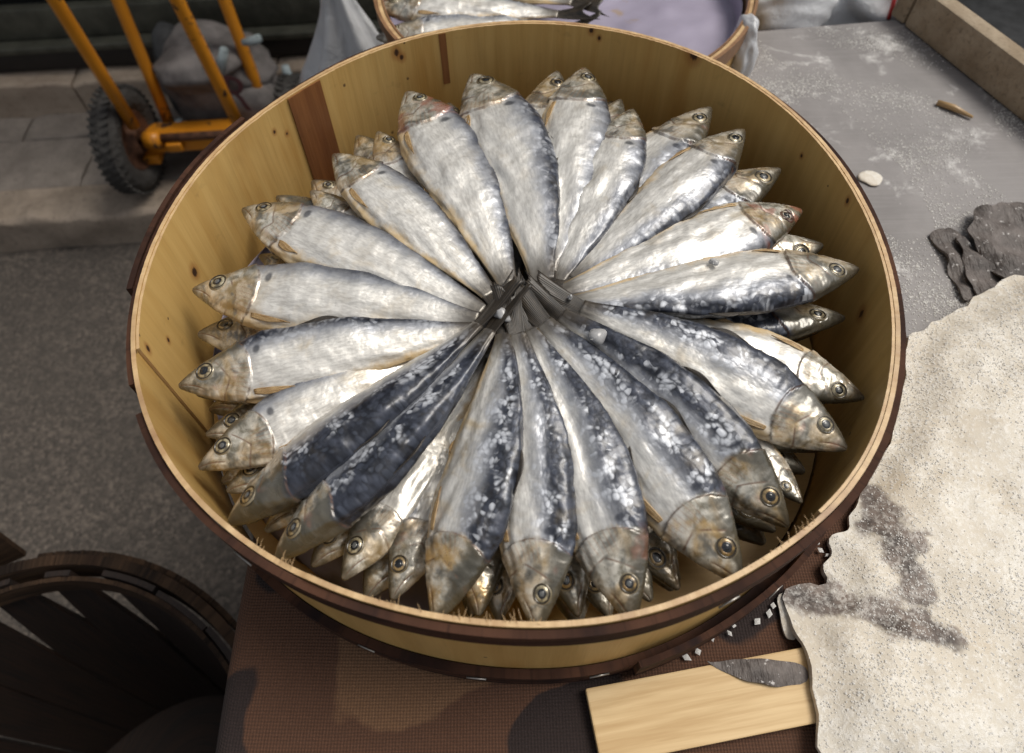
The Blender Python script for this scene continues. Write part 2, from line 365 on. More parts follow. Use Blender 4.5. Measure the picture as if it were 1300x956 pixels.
def m_pine():
    t = NT('pine_board'); p = t.obj(); g = t.noise(t.vmul(p, (8, 190, 60)), 1, 4, .6, .3)
    return t.set(t.mix(t.sm(g, .3, .7), (.50, .33, .15), (.68, .50, .27)), .6, 0, t.bump(g, .3, .001))
M['pine'] = m_pine()
M['tray'] = m_stone('stained_beige_paint', (.27, .205, .135), (.40, .325, .235), 22)
M['darkmetal'] = simple('dark_steel', (.045, .047, .05), .35, .4, 60)
def m_orange():
    t = NT('worn_orange_paint'); p = t.geo(); n = t.noise(p, 45, 4, .65); n2 = t.noise(p, 12, 4, .6)
    chip = t.sm(t.add(t.mul(n, .7), t.mul(n2, .5)), .68, .73)
    c = t.mix(chip, t.mix(n2, (.52, .18, .008), (.66, .27, .02)), (.055, .026, .014))
    return t.set(c, t.add(.4, t.mul(chip, .4)), 0, t.bump(chip, .3, .0015))
M['orange'] = m_orange()
M['rust'] = simple('rusty_steel', (.10, .045, .025), .7, .3, 60, .4)
def m_rubber():
    t = NT('tyre_rubber'); p = t.obj(); v = t.vor(p, 75); n = t.noise(p, 30, 4, .6)
    return t.set(t.mix(n, (.022, .021, .02), (.06, .056, .052)), .8, 0, t.bump(v.outputs['Distance'], .8, .005))
M['rubber'] = m_rubber()
M['frame'] = simple('olive_grey_frame', (.075, .075, .058), .5, .1, 25, .25)
M['black'] = simple('black_base_trim', (.012, .009, .008), .6, 0, 20)
M['glass'] = NT('dark_shop_glass').set((.006, .007, .008), .08, 0, None)
M['canvas'] = simple('grey_canvas', (.17, .155, .15), .85, 0, 18, .3, .5, .006)
M['canvasdark'] = simple('dark_canvas', (.045, .047, .05), .8, 0, 18, .3, .4, .004)
M['cord'] = simple('pale_blue_cord', (.30, .36, .38), .7, 0, 40)
M['ink'] = simple('dark_red_ink', (.045, .010, .012), .8, 0, 40)
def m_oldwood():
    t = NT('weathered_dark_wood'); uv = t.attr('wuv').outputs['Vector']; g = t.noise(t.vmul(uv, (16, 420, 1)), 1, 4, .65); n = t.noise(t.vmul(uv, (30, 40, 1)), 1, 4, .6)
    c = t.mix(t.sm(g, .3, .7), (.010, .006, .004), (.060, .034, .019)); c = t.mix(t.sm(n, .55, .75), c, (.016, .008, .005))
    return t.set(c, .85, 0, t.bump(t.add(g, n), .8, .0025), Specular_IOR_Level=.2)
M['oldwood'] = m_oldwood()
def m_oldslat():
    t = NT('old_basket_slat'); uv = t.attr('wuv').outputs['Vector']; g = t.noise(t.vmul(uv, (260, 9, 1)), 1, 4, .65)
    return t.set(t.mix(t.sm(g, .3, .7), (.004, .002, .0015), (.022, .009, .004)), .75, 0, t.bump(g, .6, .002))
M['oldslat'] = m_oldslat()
M['tablebody'] = simple('grey_table_skirt', (.10, .10, .105), .6, .2, 10)
M['red'] = simple('red_stripe_plastic', (.60, .05, .05), .35, 0, 20)
M['green'] = simple('dark_green_plastic', (.02, .05, .03), .4, 0, 20)
M['crate'] = simple('dark_brown_crate', (.05, .028, .018), .7, 0, 30)
M['staple'] = simple('staple_wire', (.42, .40, .37), .35, .8, 60)

def put_attr(me, name, arr):
    a = me.attributes.new(name, 'FLOAT_VECTOR', 'POINT'); a.data.foreach_set('vector', np.asarray(arr, np.float32).ravel())

# ------------------------------------------------------------------ ground, kerb, pavement
KZ = .10
b = B(); b.add([(-30, -30, 0), (30, -30, 0), (30, 30, 0), (-30, 30, 0)], [(0, 1, 2, 3)])
tag(b.build('ground', M['asphalt'], smooth=False), kind='structure')
DIR = np.array([1, .062, 0]); DIR /= np.linalg.norm(DIR); NRM = np.array([-DIR[1], DIR[0], 0])
K0 = np.array([-1.05, .86, 0])
def street(u, v, z): return K0 + DIR*u + NRM*v + np.array([0, 0, z])
ang = math.atan2(DIR[1], DIR[0]); RZ = Matrix.Rotation(ang, 3, 'Z')
nk = Nz(3)
kerb = tag(empty('kerb', street(0, 0, 0)), kind='structure')
def rough_block(name, u0, u1, v0, v1, z0, z1, mat, parent, seed, amp=.005, n=28, round_=.016):
    """a hewn stone: gridded top and front with a worn front edge"""
    us = np.linspace(u0, u1, n); prof = []
    for k in range(7): prof.append((v0, z0+(z1-z0-round_)*k/6))
    for k in range(1, 7): a = math.pi/2*k/6; prof.append((v0+round_*(1-math.cos(a)), z1-round_+round_*math.sin(a)))
    for k in range(1, 9): prof.append((v0+round_+(v1-v0-round_)*k/8, z1))
    prof.append((v1, z0)); N = Nz(seed, 14, 3); V = []
    for u in us:
        for v, z in prof:
            d = amp*N(9, u, v, z) + amp*.5*N(28, u, v, z)
            e = min(u-u0, u1-u); d -= .004*math.exp(-e/.006)
            top = z >= z1-round_
            V.append(street(u, v - (0 if top else d*.7), z + (d if top and v < v1-1e-6 else 0)))
    m = len(prof); F = grid_faces(n, m); F += [tuple(range(m)), tuple(range((n-1)*m, n*m))[::-1]]
    B_ = B(); B_.add(V, F); o = B_.build(name, mat, parent); return auto_smooth(o, 50)
u = -1.6; i = 0
while u < 3.2:
    L = .62 + .2*random.random(); rough_block('kerb_stone', u, u+L-.006, 0, .11, -.05, KZ, M['kerb'], kerb, 20+i, .006); u += L; i += 1
pav = tag(empty('pavement', street(0, .12, 0)), kind='structure')
u = -1.7; i = 0
while u < 3.2:
    L = .55 + .12*random.random()
    rough_block('paving_slab', u, u+L-.005, .116, .30, -.05, KZ-.004+.003*random.random(), M['pave'], pav, 60+i, .003, 20, .006)
    rough_block('paving_slab', u-.2, u-.2+L-.005, .305, .47, -.05, KZ-.002+.003*random.random(), M['pave'], pav, 90+i, .003, 20, .006); u += L; i += 1
# shop front: stone step, base trim, sill, glass
shop = tag(empty('shop_front', street(0, .42, KZ)), 'dark shop front with olive grey sill above a beige stone step', 'shop front')
u = -1.7; i = 0
while u < 3.2:
    L = .50 + .1*random.random(); rough_block('step_stone', u, u+L-.005, .400, .52, KZ-.03, KZ+.092, M['step'], shop, 120+i, .0025, 16, .008); u += L; i += 1
def sbox(u0, u1, v0, v1, z0, z1, bev=.003):
    return B().box(street((u0+u1)/2, (v0+v1)/2, (z0+z1)/2), (u1-u0, v1-v0, z1-z0), RZ, bev)
sbox(-1.7, 3.2, .455, .60, KZ+.097, KZ+.150).build('base_trim', M['black'], shop)
sbox(-1.7, 3.2, .440, .62, KZ+.153, KZ+.170).build('sill', M['frame'], shop)
sbox(-1.7, 3.2, .475, .62, KZ+.173, KZ+.250).build('sill_upstand', M['frame'], shop)
sbox(-1.7, 3.2, .50, .515, KZ+.253, 1.9, .001).build('window_glass', M['glass'], shop)
for uu_ in (-1.68, .95, 3.15): sbox(uu_, uu_+.07, .485, .498, KZ+.253, 1.9).build('window_mullion', M['frame'], shop)
sbox(-1.7, 3.2, .47, .62, 1.903, 2.1).build('window_head', M['frame'], shop)

# ------------------------------------------------------------------ table, cloth
tb = tag(empty('market_table', (.45, 0, 0)), 'long zinc topped market table dusted with salt', 'table')
def tpt(x, y, z=TAB): return (x, y, z)
TE = [(-.165, -.95), (1.3, -.95), (1.3, .545), (-.165, .405)]
def prism(poly, z0, z1):
    n = len(poly); V = [(x, y, z0) for x, y in poly] + [(x, y, z1) for x, y in poly]
    return V, [tuple(range(n))[::-1], tuple(range(n, 2*n))] + [(i, (i+1) % n, n+(i+1) % n, n+i) for i in range(n)]
bm = bmesh.new(); V, F_ = prism(TE, TAB-.035, TAB); vv = [bm.verts.new(v) for v in V]; [bm.faces.new([vv[i] for i in f]) for f in F_]
bmesh.ops.bevel(bm, geom=bm.edges[:], offset=.004, segments=2, affect='EDGES'); me = bpy.data.meshes.new('table_top'); bm.to_mesh(me); bm.free(); link('table_top', me, M['table'], tb, False)
for x, y in ((-.12, .33), (1.22, .46), (-.12, -.88), (1.22, -.88)): B().box((x, y, (TAB-.036)/2), (.05, .05, TAB-.037), None, .004).build('leg', M['tablebody'], tb)
# cloth: lies on the table, its left edge hanging over the table edge
def cloth():
    nx, ny = 120, 110; N = Nz(5, 12); V = []
    L0, y0, y1 = -.185, -.90, .16
    for i in range(nx):
        for j in range(ny):
            q = i/(nx-1); y = y0+(y1-y0)*j/(ny-1)
            xr = .33 - .06*max(0, y+.2) + .01*math.sin(y*23)
            x = L0 + (xr-L0)*q
            edge = -.170
            xt = L0 + .006*math.sin(y*9.)
            if q < .10:       # hanging strip
                k = (1-q/.10); th = min(1, k*2.2)*math.pi/2
                px_ = xt + .012*(1-math.sin(th)); z = TAB+.0055 - .012*(1-math.cos(th)) - max(0, k-.45)*.22
            else:
                q2 = (q-.10)/.90; px_ = xt+.012 + (xr-xt-.012)*q2; z = TAB+.0055
                z += .0014*(N(5, px_, y)+1)*min(1, q2*8)
            V.append((px_, y, z))
    me = mesh('table_cloth', V, grid_faces(nx, ny, flip=True)); o = link('table_cloth', me, M['cloth'])
    m = o.modifiers.new('s', 'SOLIDIFY'); m.thickness = .0015; m.offset = -1
    return tag(o, 'coarse brown printed cloth spread under the full tub of sardines', 'cloth')
cloth()

# ------------------------------------------------------------------ tub
RT = np.array([(-162.1, .2414), (-139.4, .2429), (-125.1, .2404), (-111.9, .2384), (-99.6, .2375), (-90.8, .2387), (-83.3, .2400), (-73.7, .2415), (-62.7, .2405), (-55, .2423), (-43.2, .2440), (-30.8, .2401), (-18.5, .2372), (1.3, .2357), (14.3, .238), (28.3, .2418), (43, .2464), (56.3, .2484), (83.8, .2475), (117.1, .2395), (138, .2325), (160.6, .2350), (179.3, .2372)])
def rad(a):
    d = (np.degrees(a)+180) % 360-180
    x = np.concatenate([RT[:, 0]-360, RT[:, 0], RT[:, 0]+360]); y = np.tile(RT[:, 1], 3)
    return sum(np.interp(d+o, x, y) for o in (-8, -4, 0, 4, 8))/5
class Shell:
    """a bent strip following the tub outline: r = rad(a) + offset"""
    def __init__(s, center, zr, radf, taper=0.0): s.c = np.array(center); s.z = zr; s.r = radf; s.tp = taper
    def pt(s, a, off, z):
        r = s.r(a)+off + s.tp*z
        return (s.c[0]+r*math.cos(a), s.c[1]+r*math.sin(a), s.z+z)
    def strip(s, name, a0, a1, ro, ri, zt, zb, mats, parent, n=None, ztf=None, zbf=None, rof=None, edge=True, rag=0.0, seed=0):
        full = abs(a1-a0-2*math.pi) < 1e-6
        n = n or max(4, int(abs(a1-a0)/(2*math.pi)*(720 if rag else 240))); V = []; W = []; N = Nz(900+seed, 12, 1)
        rr = random.Random(seed)
        kz = 7
        for i in range(n + (0 if full else 1)):
            a = a0+(a1-a0)*i/n; t_ = zt + (ztf(a) if ztf else 0) + rag*(.5*N(14, [a])[()].item()+.35*rr.gauss(0, 1)*.6 + .5*N(60, [a])[()].item()); b_ = zb + (zbf(a) if zbf else 0)
            o = rof(a) if rof else 0
            ring = [(ro, b_+(t_-b_)*k/kz) for k in range(kz+1)] + [(ri, t_+(b_-t_)*k/kz) for k in range(kz+1)]
            for off, z in ring: V.append(s.pt(a, off+o, z)); W.append((a*.24, z, seed*1.7))
        m = 2*(kz+1); F = []
        mat = []
        L = n if full else n+1
        for i in range(n):
            i2 = (i+1) % L
            for j in range(m):
                k = (j+1) % m; F.append((i*m+j, i2*m+j, i2*m+k, i*m+k)); mat.append(1 if j == kz else 0)
        if not full: F += [tuple(range(m)), tuple(range(n*m, n*m+m))[::-1]]; mat += [1, 1]
        me = mesh(name, V, F); put_attr(me, 'wuv', W)
        o = link(name, me, mats, parent); me.polygons.foreach_set('material_index', mat if len(mats) > 1 else [0]*len(mat))
        bm = bmesh.new(); bm.from_mesh(me); bmesh.ops.recalc_face_normals(bm, faces=bm.faces); bm.to_mesh(me); bm.free()
        return auto_smooth(o, 45)
    def disc(s, name, off, z, th, mats, parent, n=120):
        V = [(s.c[0], s.c[1], s.z+z)]; W = [(0, 0, 0)]
        for i in range(n): a = 2*math.pi*i/n; V.append(s.pt(a, off, z)); W.append((V[-1][1], V[-1][0], 0))
        F = [(0, 1+i, 1+(i+1) % n) for i in range(n)]
        me = mesh(name, V, F); put_attr(me, 'wuv', W); return link(name, me, mats, parent, False)
TAPER = -.02
tub = tag(empty('wooden_tub', (0, 0, TAB+.008)), 'round bent wood tub with dark bark hoops, packed with a rosette of salted sardines', 'tub')
S = Shell((0, 0), RIM, rad, TAPER)
H = RIM-TAB-.0085
def notch(a):      # the rim is a little broken at two places
    d = (math.degrees(a)+180) % 360-180
    k = 0
    if -128 < d < -116: k -= .003*math.sin((d+128)/12*math.pi)**.5
    return k
wall = S.strip('wall', -math.pi, math.pi, 0, -.0026, 0, -H, [M['wood'], M['edge']], tub, ztf=notch, rag=.00015, seed=1)
# second turn of veneer inside: starts at the left with a straight cut end, ends at the broken step on the right
S.strip('inner_veneer', R(-52), R(200), -.0029, -.0046, -.0003, -H, [M['wood'], M['edge']], tub, rag=.00015, seed=2)
S.strip('brown_strip', R(131.5), R(139.5), -.0048, -.0058, -.0012, -H+.01, [M['strip'], M['strip']], tub, seed=3)
S.strip('crack_sliver', R(103.1), R(104.6), -.0044, -.0050, -.001, -.05, [M['strip'], M['strip']], tub, seed=3)
def hw(a): return .0012*math.sin(3*a+1)+.0008*math.sin(7*a)
S.strip('hoop', R(-150), R(205), .0045, .0006, -.003, -.021, [M['bark'], M['bark']], tub, ztf=lambda a: hw(a)*.6, zbf=hw, seed=4)
S.strip('hoop', R(148), R(188), .0085, .0049, -.001, -.040, [M['bark'], M['bark']], tub, ztf=hw, seed=5)
S.strip('hoop', R(-180), R(180-.5), .0060, .0006, -H+.019, -H+.001, [M['bark'], M['bark']], tub, ztf=hw, seed=6)
S.strip('hoop', R(-75), R(20), .0100, .0063, -H+.034, -H+.004, [M['bark'], M['bark']], tub, ztf=lambda a: .012*max(0, math.sin((a+1.3)*1.9))+hw(a), zbf=lambda a: .010*max(0, math.sin((a+1.3)*1.9)), seed=7)
S.disc('floor', -.006, -H+.012, 0, M['wood'], tub)
def staple(a, z, off, tilt=.3):
    p = Vector(S.pt(a, off, z)); t = Vector((-math.sin(a), math.cos(a), 0)); u = Vector((0, 0, 1)); d = t*math.cos(tilt)+u*math.sin(tilt)
    B().tube([p-d*.006, p+d*.006], .0006, 6).build('staple', M['staple'], tub)
for a, z in ((-126, -.020), (-113, -H+.018), (-97, -H+.014), (-66, -.022), (-52, -H+.02), (-80, -H+.016)): staple(R(a), z, .0066 if z < -.05 and a < -75 else (.0104 if z < -.05 else .0050), random.uniform(-.2, .4))
# frayed wood fibres on the near rim
def fibres(name, a0, a1, n, seed):
    r = random.Random(seed); b = B()
    for i in range(n):
        a = R(r.uniform(a0, a1)); l = r.choice((.0012, .0018, .0025, .0042)); p = Vector(S.pt(a, -.0022+r.uniform(-.001, .0015), -.0004)); ta = Vector((-math.sin(a), math.cos(a), 0)); ra = Vector((math.cos(a), math.sin(a), 0))
        d = (Vector((0, 0, .8))-ra*r.uniform(.2, 1.2)+ta*r.uniform(-.7, .7)).normalized()
        q = p+d*l; q2 = q + (d-Vector((0, 0, .5))-ra*.3).normalized()*l*.4
        b.tube([p, q, q2], [.00018, .00013, .00005], 4, False)
    return tag(b.build(name, M['edge'], tub), kind='stuff')
fibres('rim_fibres', -108, -88, 34, 1); fibres('rim_fibres', -64, -53, 22, 2); fibres('rim_fibres', -124, -118, 14, 3); fibres('rim_fibres', 30, 66, 30, 4)

# liner sheet inside the tub
def liner():
    n, m = 160, 26; N = Nz(41, 12); V = []
    for j in range(m):
        q = j/(m-1)
        for i in range(n):
            a = R(105)+R(150)*i/(n-1); up = .006 + .010*N(.5, math.cos(a), math.sin(a)) + (.010 if 2.6 < a < 3.7 else 0)*math.sin((a-2.6)/1.1*math.pi if 2.6 < a < 3.7 else 0)
            rmax = rad(a)-.0105-TAPER*.085
            if q < .7: r = rmax*q/.7*.93; z = -.105 + .003*N(9, r*math.cos(a), r*math.sin(a))
            else:
                k = (q-.7)/.3; r = rmax*(.93+.05*min(1, k*1.6))-.004*abs(N(3, math.cos(a)*2, k))*k; z = -.105+up*k**1.4*1.3
            V.append((r*math.cos(a), r*math.sin(a), RIM+z))
    me = mesh('liner_sheet', V, grid_faces(m, n)); o = link('liner_sheet', me, M['paper']); md = o.modifiers.new('s', 'SOLIDIFY'); md.thickness = .0006
    return tag(o, 'grey lavender plastic sheet lining the tub beneath the sardines', 'liner')
liner()

# ------------------------------------------------------------------ sardines
YD = np.array([(0, .004), (.006, .013), (.02, .019), (.05, .034), (.1, .055), (.16, .077), (.22, .094), (.3, .109), (.4, .115), (.5, .111), (.6, .103), (.7, .087), (.8, .067), (.9, .046), (.97, .033), (1, .030)])
YV = np.array([(0, -.006), (.006, -.016), (.02, -.024), (.05, -.041), (.1, -.068), (.16, -.093), (.22, -.112), (.3, -.128), (.4, -.131), (.5, -.121), (.6, -.106), (.7, -.089), (.8, -.068), (.9, -.046), (.97, -.032), (1, -.029)])
HW = np.array([(0, .006), (.006, .011), (.02, .018), (.05, .028), (.1, .038), (.16, .045), (.22, .050), (.3, .055), (.4, .056), (.5, .052), (.6, .045), (.7, .035), (.8, .023), (.9, .013), (1, .008)])
def curve(tab, s):
    f = lambda x: np.interp(x, tab[:, 0], tab[:, 1])
    return (f(np.clip(s-.012, 0, 1))+2*f(s)+f(np.clip(s+.012, 0, 1)))/4*np.minimum(1, .3+s*60)**.0
SS = np.concatenate([np.linspace(0, .30, 96)[:-1], np.linspace(.30, 1, 80)]); SS[:8] = np.linspace(0, SS[8]**.5, 9)[:-1]**2
NA = 60
class Fish:
    def __init__(s, P0, P1, sgn, rho, bend=0.0, sag=0.0, twist=0.0, fat=1.0, seed=0, thick=1.0, headbend=0.0):
        s.P0 = np.array(P0, float); s.P1 = np.array(P1, float); s.L = np.linalg.norm(s.P1-s.P0); s.sgn = sgn; s.rho = rho; s.tw = twist; s.fat = fat; s.th = thick
        T = (s.P1-s.P0)/s.L; Hh = np.cross([0, 0, 1.], T); Hh /= np.linalg.norm(Hh); N = np.cross(T, Hh)
        s.Pm = (s.P0+s.P1)/2 + sgn*Hh*bend*s.L + N*sag*s.L; s.seed = seed; s.hb = headbend
        s.N1 = Nz(seed*3+1, 12, 2); s.N2 = Nz(seed*3+2, 12, 2)
    def frame(s, q):
        q = np.asarray(q, float)[..., None]
        P = (1-q)**2*s.P0+2*q*(1-q)*s.Pm+q*q*s.P1; T = 2*(1-q)*(s.Pm-s.P0)+2*q*(s.P1-s.Pm); T = T/np.linalg.norm(T, axis=-1, keepdims=True)
        Hh = np.cross([0, 0, 1.], T); Hh /= np.linalg.norm(Hh, axis=-1, keepdims=True); N = np.cross(T, Hh)
        r = s.rho+s.tw*(q-.3); c, si = np.cos(r), np.sin(r)
        D = s.sgn*c*Hh+si*N; W = c*N-si*s.sgn*Hh
        return P, T, D, W
    def M(s, q, d, w):
        P, T, D, W = s.frame(q); d = np.asarray(d)[..., None]*s.L; w = np.asarray(w)[..., None]*s.L
        return P+D*d+W*w
    def dims(s, q):
        q = np.asarray(q, float)
        yd = curve(YD, q)*s.fat; yv = curve(YV, q)*s.fat; hw_ = curve(HW, q)*s.th
        return yd, yv, hw_
    def surf(s, q, a):
        """(d, w, h) on the skin at station q, angle a (0 = visible flank, pi/2 = back)"""
        yd, yv, hw_ = s.dims(q); c = (yd+yv)/2*.8; sa, ca = np.sin(a), np.cos(a)
        up = sa > 0
        d = c+np.where(up, (yd-c)*np.sign(sa)*np.abs(sa)**.95, (c-yv)*np.sign(sa)*np.abs(sa)**.95)
        w = hw_*np.sign(ca)*np.where(up, np.abs(ca)**.85, np.abs(ca)**1.12)
        h = np.where(up, np.abs(sa)**.95, -np.abs(sa)**.95)
        return d, w, h
    def wsurf(s, q, d):
        yd, yv, hw_ = s.dims(q); c = (yd+yv)/2*.8
        h = np.clip(np.where(d > c, (d-c)/(yd-c), (d-c)/(c-yv)), -1, 1); ca = np.sqrt(np.maximum(0, 1-np.abs(h)**2.1))
        return hw_*np.where(h > 0, ca**.85, ca**1.12), h
EYE_S, EYE_R = .102, .0265
def step(x, a, b): t = np.clip((x-a)/(b-a), 0, 1); return t*t*(3-2*t)
def fin_mesh(name, pts, thick, mats, parent, seed):
    """pts: (n, m, 3) sheet -> thin closed fin"""
    n, m, _ = pts.shape; V = pts.reshape(-1, 3); me = mesh(name, V, grid_faces(n, m)); g = np.zeros((n, m, 3)); g[..., 0] = np.linspace(0, 1, n)[:, None]; g[..., 1] = np.linspace(0, 1, m)[None]; g[..., 2] = seed*3.1
    put_attr(me, 'fuv', g.reshape(-1, 3)); o = link(name, me, mats, parent); md = o.modifiers.new('s', 'SOLIDIFY'); md.thickness = thick; md.offset = 0
    return o
def sardine(P0, P1, sgn=1, rho=.1, dark=.0, yel=.25, label='', seed=0, bend=.0, sag=.0, twist=.0, fat=1., thick=1., gold=0., eye=True, tail=True, group='top layer of sardines', tail_dir=None, milky=False, torn=False, red=0.0, lift=1.0, pect=True, wrinkle=1., gape=0.):
    f = Fish(P0, P1, sgn, rho, bend, sag, twist, fat, seed, thick); L = f.L; r = random.Random(seed); gold = min(1, max(0, gold+r.uniform(-.05, .25)))
    root = empty('sardine', tuple(f.P0*.5+f.P1*.5)); tag(root, label, 'sardine', group)
    a = 2*np.pi*np.arange(NA)/NA; Q, A = np.meshgrid(SS, a, indexing='ij')
    d, wv, h = f.surf(Q, A); vis = np.cos(A)
    # relief: gill cover, cheek, mouth, eye socket, wrinkles
    op = .262-.05*h*h; x = Q-op; disp = .0060*np.exp(np.minimum(x, 0)/.05)*(x < 0)-.0020*np.exp(-np.maximum(x, 0)/.012)*(x >= 0)
    pre = .186-.055*np.abs(h+.25); disp -= .0022*np.exp(-((Q-pre)/.004)**2)*step(h, .7, .4)
    disp += .0012*np.exp(-((Q-pre+.012)/.008)**2)*step(h, .6, .3)
    mo = 5.5*Q+h+.06; disp -= .0036*np.exp(-(mo/.07)**2)*step(Q, .10, .07)
    disp *= step(np.abs(vis), .05, .35)
    wl, _h = f.wsurf(np.array(EYE_S), np.array(.017*fat)); ey = np.hypot(Q-EYE_S, d-.017*fat); disp -= .003*step(ey, EYE_R*1.3, EYE_R*.9)*(np.abs(vis) > .25)
    lump = .0036*f.N1(2.6, Q*2, d*5+vis*.6)+.0011*f.N2(9, Q*2, d*6+vis*.4)+.0004*f.N1(24, Q*2, d*5+vis*.3); disp = disp+lump*wrinkle*step(Q, .02, .25)*(1-.7*step(Q, .6, .95))
    disp += .0007*np.sin(Q*260+h*7)*step(Q, .29, .36)*step(Q, .95, .7)*.5
    disp += .0006*f.N2(22, Q*2, d*6+vis)*step(Q, .25, .1)*step(Q, 0, .03)
    dn = np.stack([np.zeros_like(d), d-(f.dims(Q)[0]+f.dims(Q)[1])/2, wv*3.0], -1); dn /= np.linalg.norm(dn, axis=-1, keepdims=True)+1e-9
    d2 = d+dn[..., 1]*disp; w2 = wv+dn[..., 2]*disp
    V = f.M(Q, d2, w2).reshape(-1, 3); n = len(SS)
    F = grid_faces(n, NA, True, flip=(sgn < 0))
    V = np.concatenate([V, f.M(np.array([-.003]), np.array([-.002]), np.array([0.])), f.M(np.array([1.004]), np.array([0.]), np.array([0.]))]); k0 = n*NA
    F += [((k0, j, (j+1) % NA)[::-1] if sgn > 0 else (k0, j, (j+1) % NA)) for j in range(NA)]
    F = [t if True else t for t in F]
    F += [((k0+1, (n-1)*NA+(j+1) % NA, (n-1)*NA+j)[::-1] if sgn > 0 else (k0+1, (n-1)*NA+(j+1) % NA, (n-1)*NA+j)) for j in range(NA)]
    me = mesh('sardine_body', V, F)
    bm = bmesh.new(); bm.from_mesh(me); bmesh.ops.recalc_face_normals(bm, faces=bm.faces); bm.to_mesh(me); bm.free()
    tail2 = np.array([[0, 0, 0], [1, 0, 0.]])
    put_attr(me, 'fish', np.concatenate([np.stack([Q, h, vis], -1).reshape(-1, 3), tail2]))
    put_attr(me, 'fishp', np.tile([dark, yel, red], (len(V), 1)))
    arc = np.where(vis >= 0, d, d+3.)
    put_attr(me, 'fuv', np.concatenate([np.stack([Q, arc, np.full_like(Q, seed*2.3)], -1).reshape(-1, 3), tail2+seed]))
    link('body', me, M['fish'], root)
    # eye on the visible flank (and on the other flank where the back is turned up)
    sides = [1] + ([-1] if rho > .75 else [])
    for sd_ in sides if eye else []:
        ce_d = .017*fat; w0 = float(f.wsurf(np.array(EYE_S), np.array(ce_d))[0]); e = .012
        wx = float(f.wsurf(np.array(EYE_S+e), np.array(ce_d))[0])-float(f.wsurf(np.array(EYE_S-e), np.array(ce_d))[0]); wd = float(f.wsurf(np.array(EYE_S), np.array(ce_d+e))[0])-float(f.wsurf(np.array(EYE_S), np.array(ce_d-e))[0])
        P, T, D, W = [np.array(v).reshape(3) for v in f.frame(np.array(EYE_S))]
        nr = W*sd_-T*wx/(2*e)*.9-D*wd/(2*e)*.9; nr /= np.linalg.norm(nr)
        t1 = T-nr*(T@nr); t1 /= np.linalg.norm(t1); t2 = np.cross(nr, t1)
        c0 = P+D*ce_d*L+W*sd_*(w0-.0015)*L; er = EYE_R*L*(.90+.16*r.random()); sq = r.uniform(.80, .97)
        def dome(prof, name, mat, parent, g):
            n_ = 28; V = []; U = []
            for rr_, hh in prof:
                for j in range(n_):
                    an = 2*math.pi*j/n_; V.append(c0+(t1*math.cos(an)*rr_+t2*math.sin(an)*rr_*sq)*er*(1+(.16*math.sin(an*3+rr_*7) if torn else 0))+nr*(hh+(.14*math.sin(an*2+rr_*9)-.15 if torn and rr_ < .95 else 0))*er); U.append((rr_, an, g))
            F = grid_faces(len(prof), n_, True)+([] if name == 'eye' else [tuple(range((len(prof)-1)*n_, len(prof)*n_))])
            me = mesh(name, V, F); put_attr(me, 'euv', U)
            bm = bmesh.new(); bm.from_mesh(me); bmesh.ops.recalc_face_normals(bm, faces=bm.faces); bm.to_mesh(me); bm.free()
            return link(name, me, mat, parent)
        eo = dome([(1.36, -.16), (1.24, .0), (1.14, .07), (1.06, .075), (1.0, .01), (.97, -.01), (.92, .04), (.8, .10), (.70, .13), (.60, .145), (.56, .10)], 'eye', M['torn'] if torn else M['iris'], root, gold)
        pu = dome([(.62, .08), (.585, .135), (.50, .15), (.30, .165)], 'pupil', M['pupil'], eo, gold)
        dome([(.34, .155), (.30, .18), (.18, .20), (.06, .205)], 'lens', M['milky'] if milky or r.random() < .7 else M['pupil'], eo, gold)
    # pectoral fin folded along the belly
    if pect:
        uu_ = np.linspace(0, 1, 12); vv_ = np.linspace(-1, 1, 7); Un, Vn = np.meshgrid(uu_, vv_, indexing='ij')
        wid = .0125*np.sin(np.pi*np.clip(Un*.85+.15, 0, 1))**.8*(1-.55*Un)*(1+.12*math.sin(seed*4.1)); qs = .256+(.115+.03*math.sin(seed*2.3))*Un+.006*Vn*Un; yv = f.dims(qs)[1]
        dd = yv*.74+.018*Un*0+Vn*wid - .006*Un; ws = f.wsurf(qs, dd)[0]+.0022+.005*Un*abs(math.sin(seed*1.3))+.0012*np.sin(Vn*7+Un*4)
        fin_mesh('pectoral_fin', f.M(qs, dd, ws), .0005, M['fin'], root, seed)
    uu_ = np.linspace(0, 1, 10); vv_ = np.linspace(0, 1, 5); Un, Vn = np.meshgrid(uu_, vv_, indexing='ij')
    qs = .50+.06*Un+.03*Vn; dd = f.dims(qs)[1]*(.96+.0*Un)-Vn*.016*np.sin(np.pi*(.1+.85*Un))
    fin_mesh('pelvic_fin', f.M(qs, dd, .004+.004*Vn), .0005, M['fin'], root, seed+1)
    qs = .40+.11*Un+.06*Vn; dd = f.dims(qs)[0]*.97+Vn*.020*np.sin(np.pi*(.15+.8*Un)); fin_mesh('dorsal_fin', f.M(qs, dd, .006*Vn), .0005, M['tail'], root, seed+2)
    if tail:
        n_, m_ = 14, 15; Un, Vn = np.meshgrid(np.linspace(0, 1, n_), np.linspace(-1, 1, m_), indexing='ij')
        ln = .15+.075*np.abs(Vn)**1.4+.02*np.sin(Vn*5+seed); spread = .030+.030*Un**1.2*(1 if tail_dir is None else tail_dir); P, T, D, W = f.frame(np.ones_like(Un))
        ext = (Un*ln)[..., None]*L*T; sidew = (Vn*spread)[..., None]*L*D; wob = (.012*np.sin(Vn*3+seed)*Un+.016*Un**2*math.sin(seed*1.7))[..., None]*L*W+(np.array([0, 0, 1.])*(.05*Un**1.5*(.3+.7*abs(math.sin(seed*2.9))))[..., None]*L*(lift))
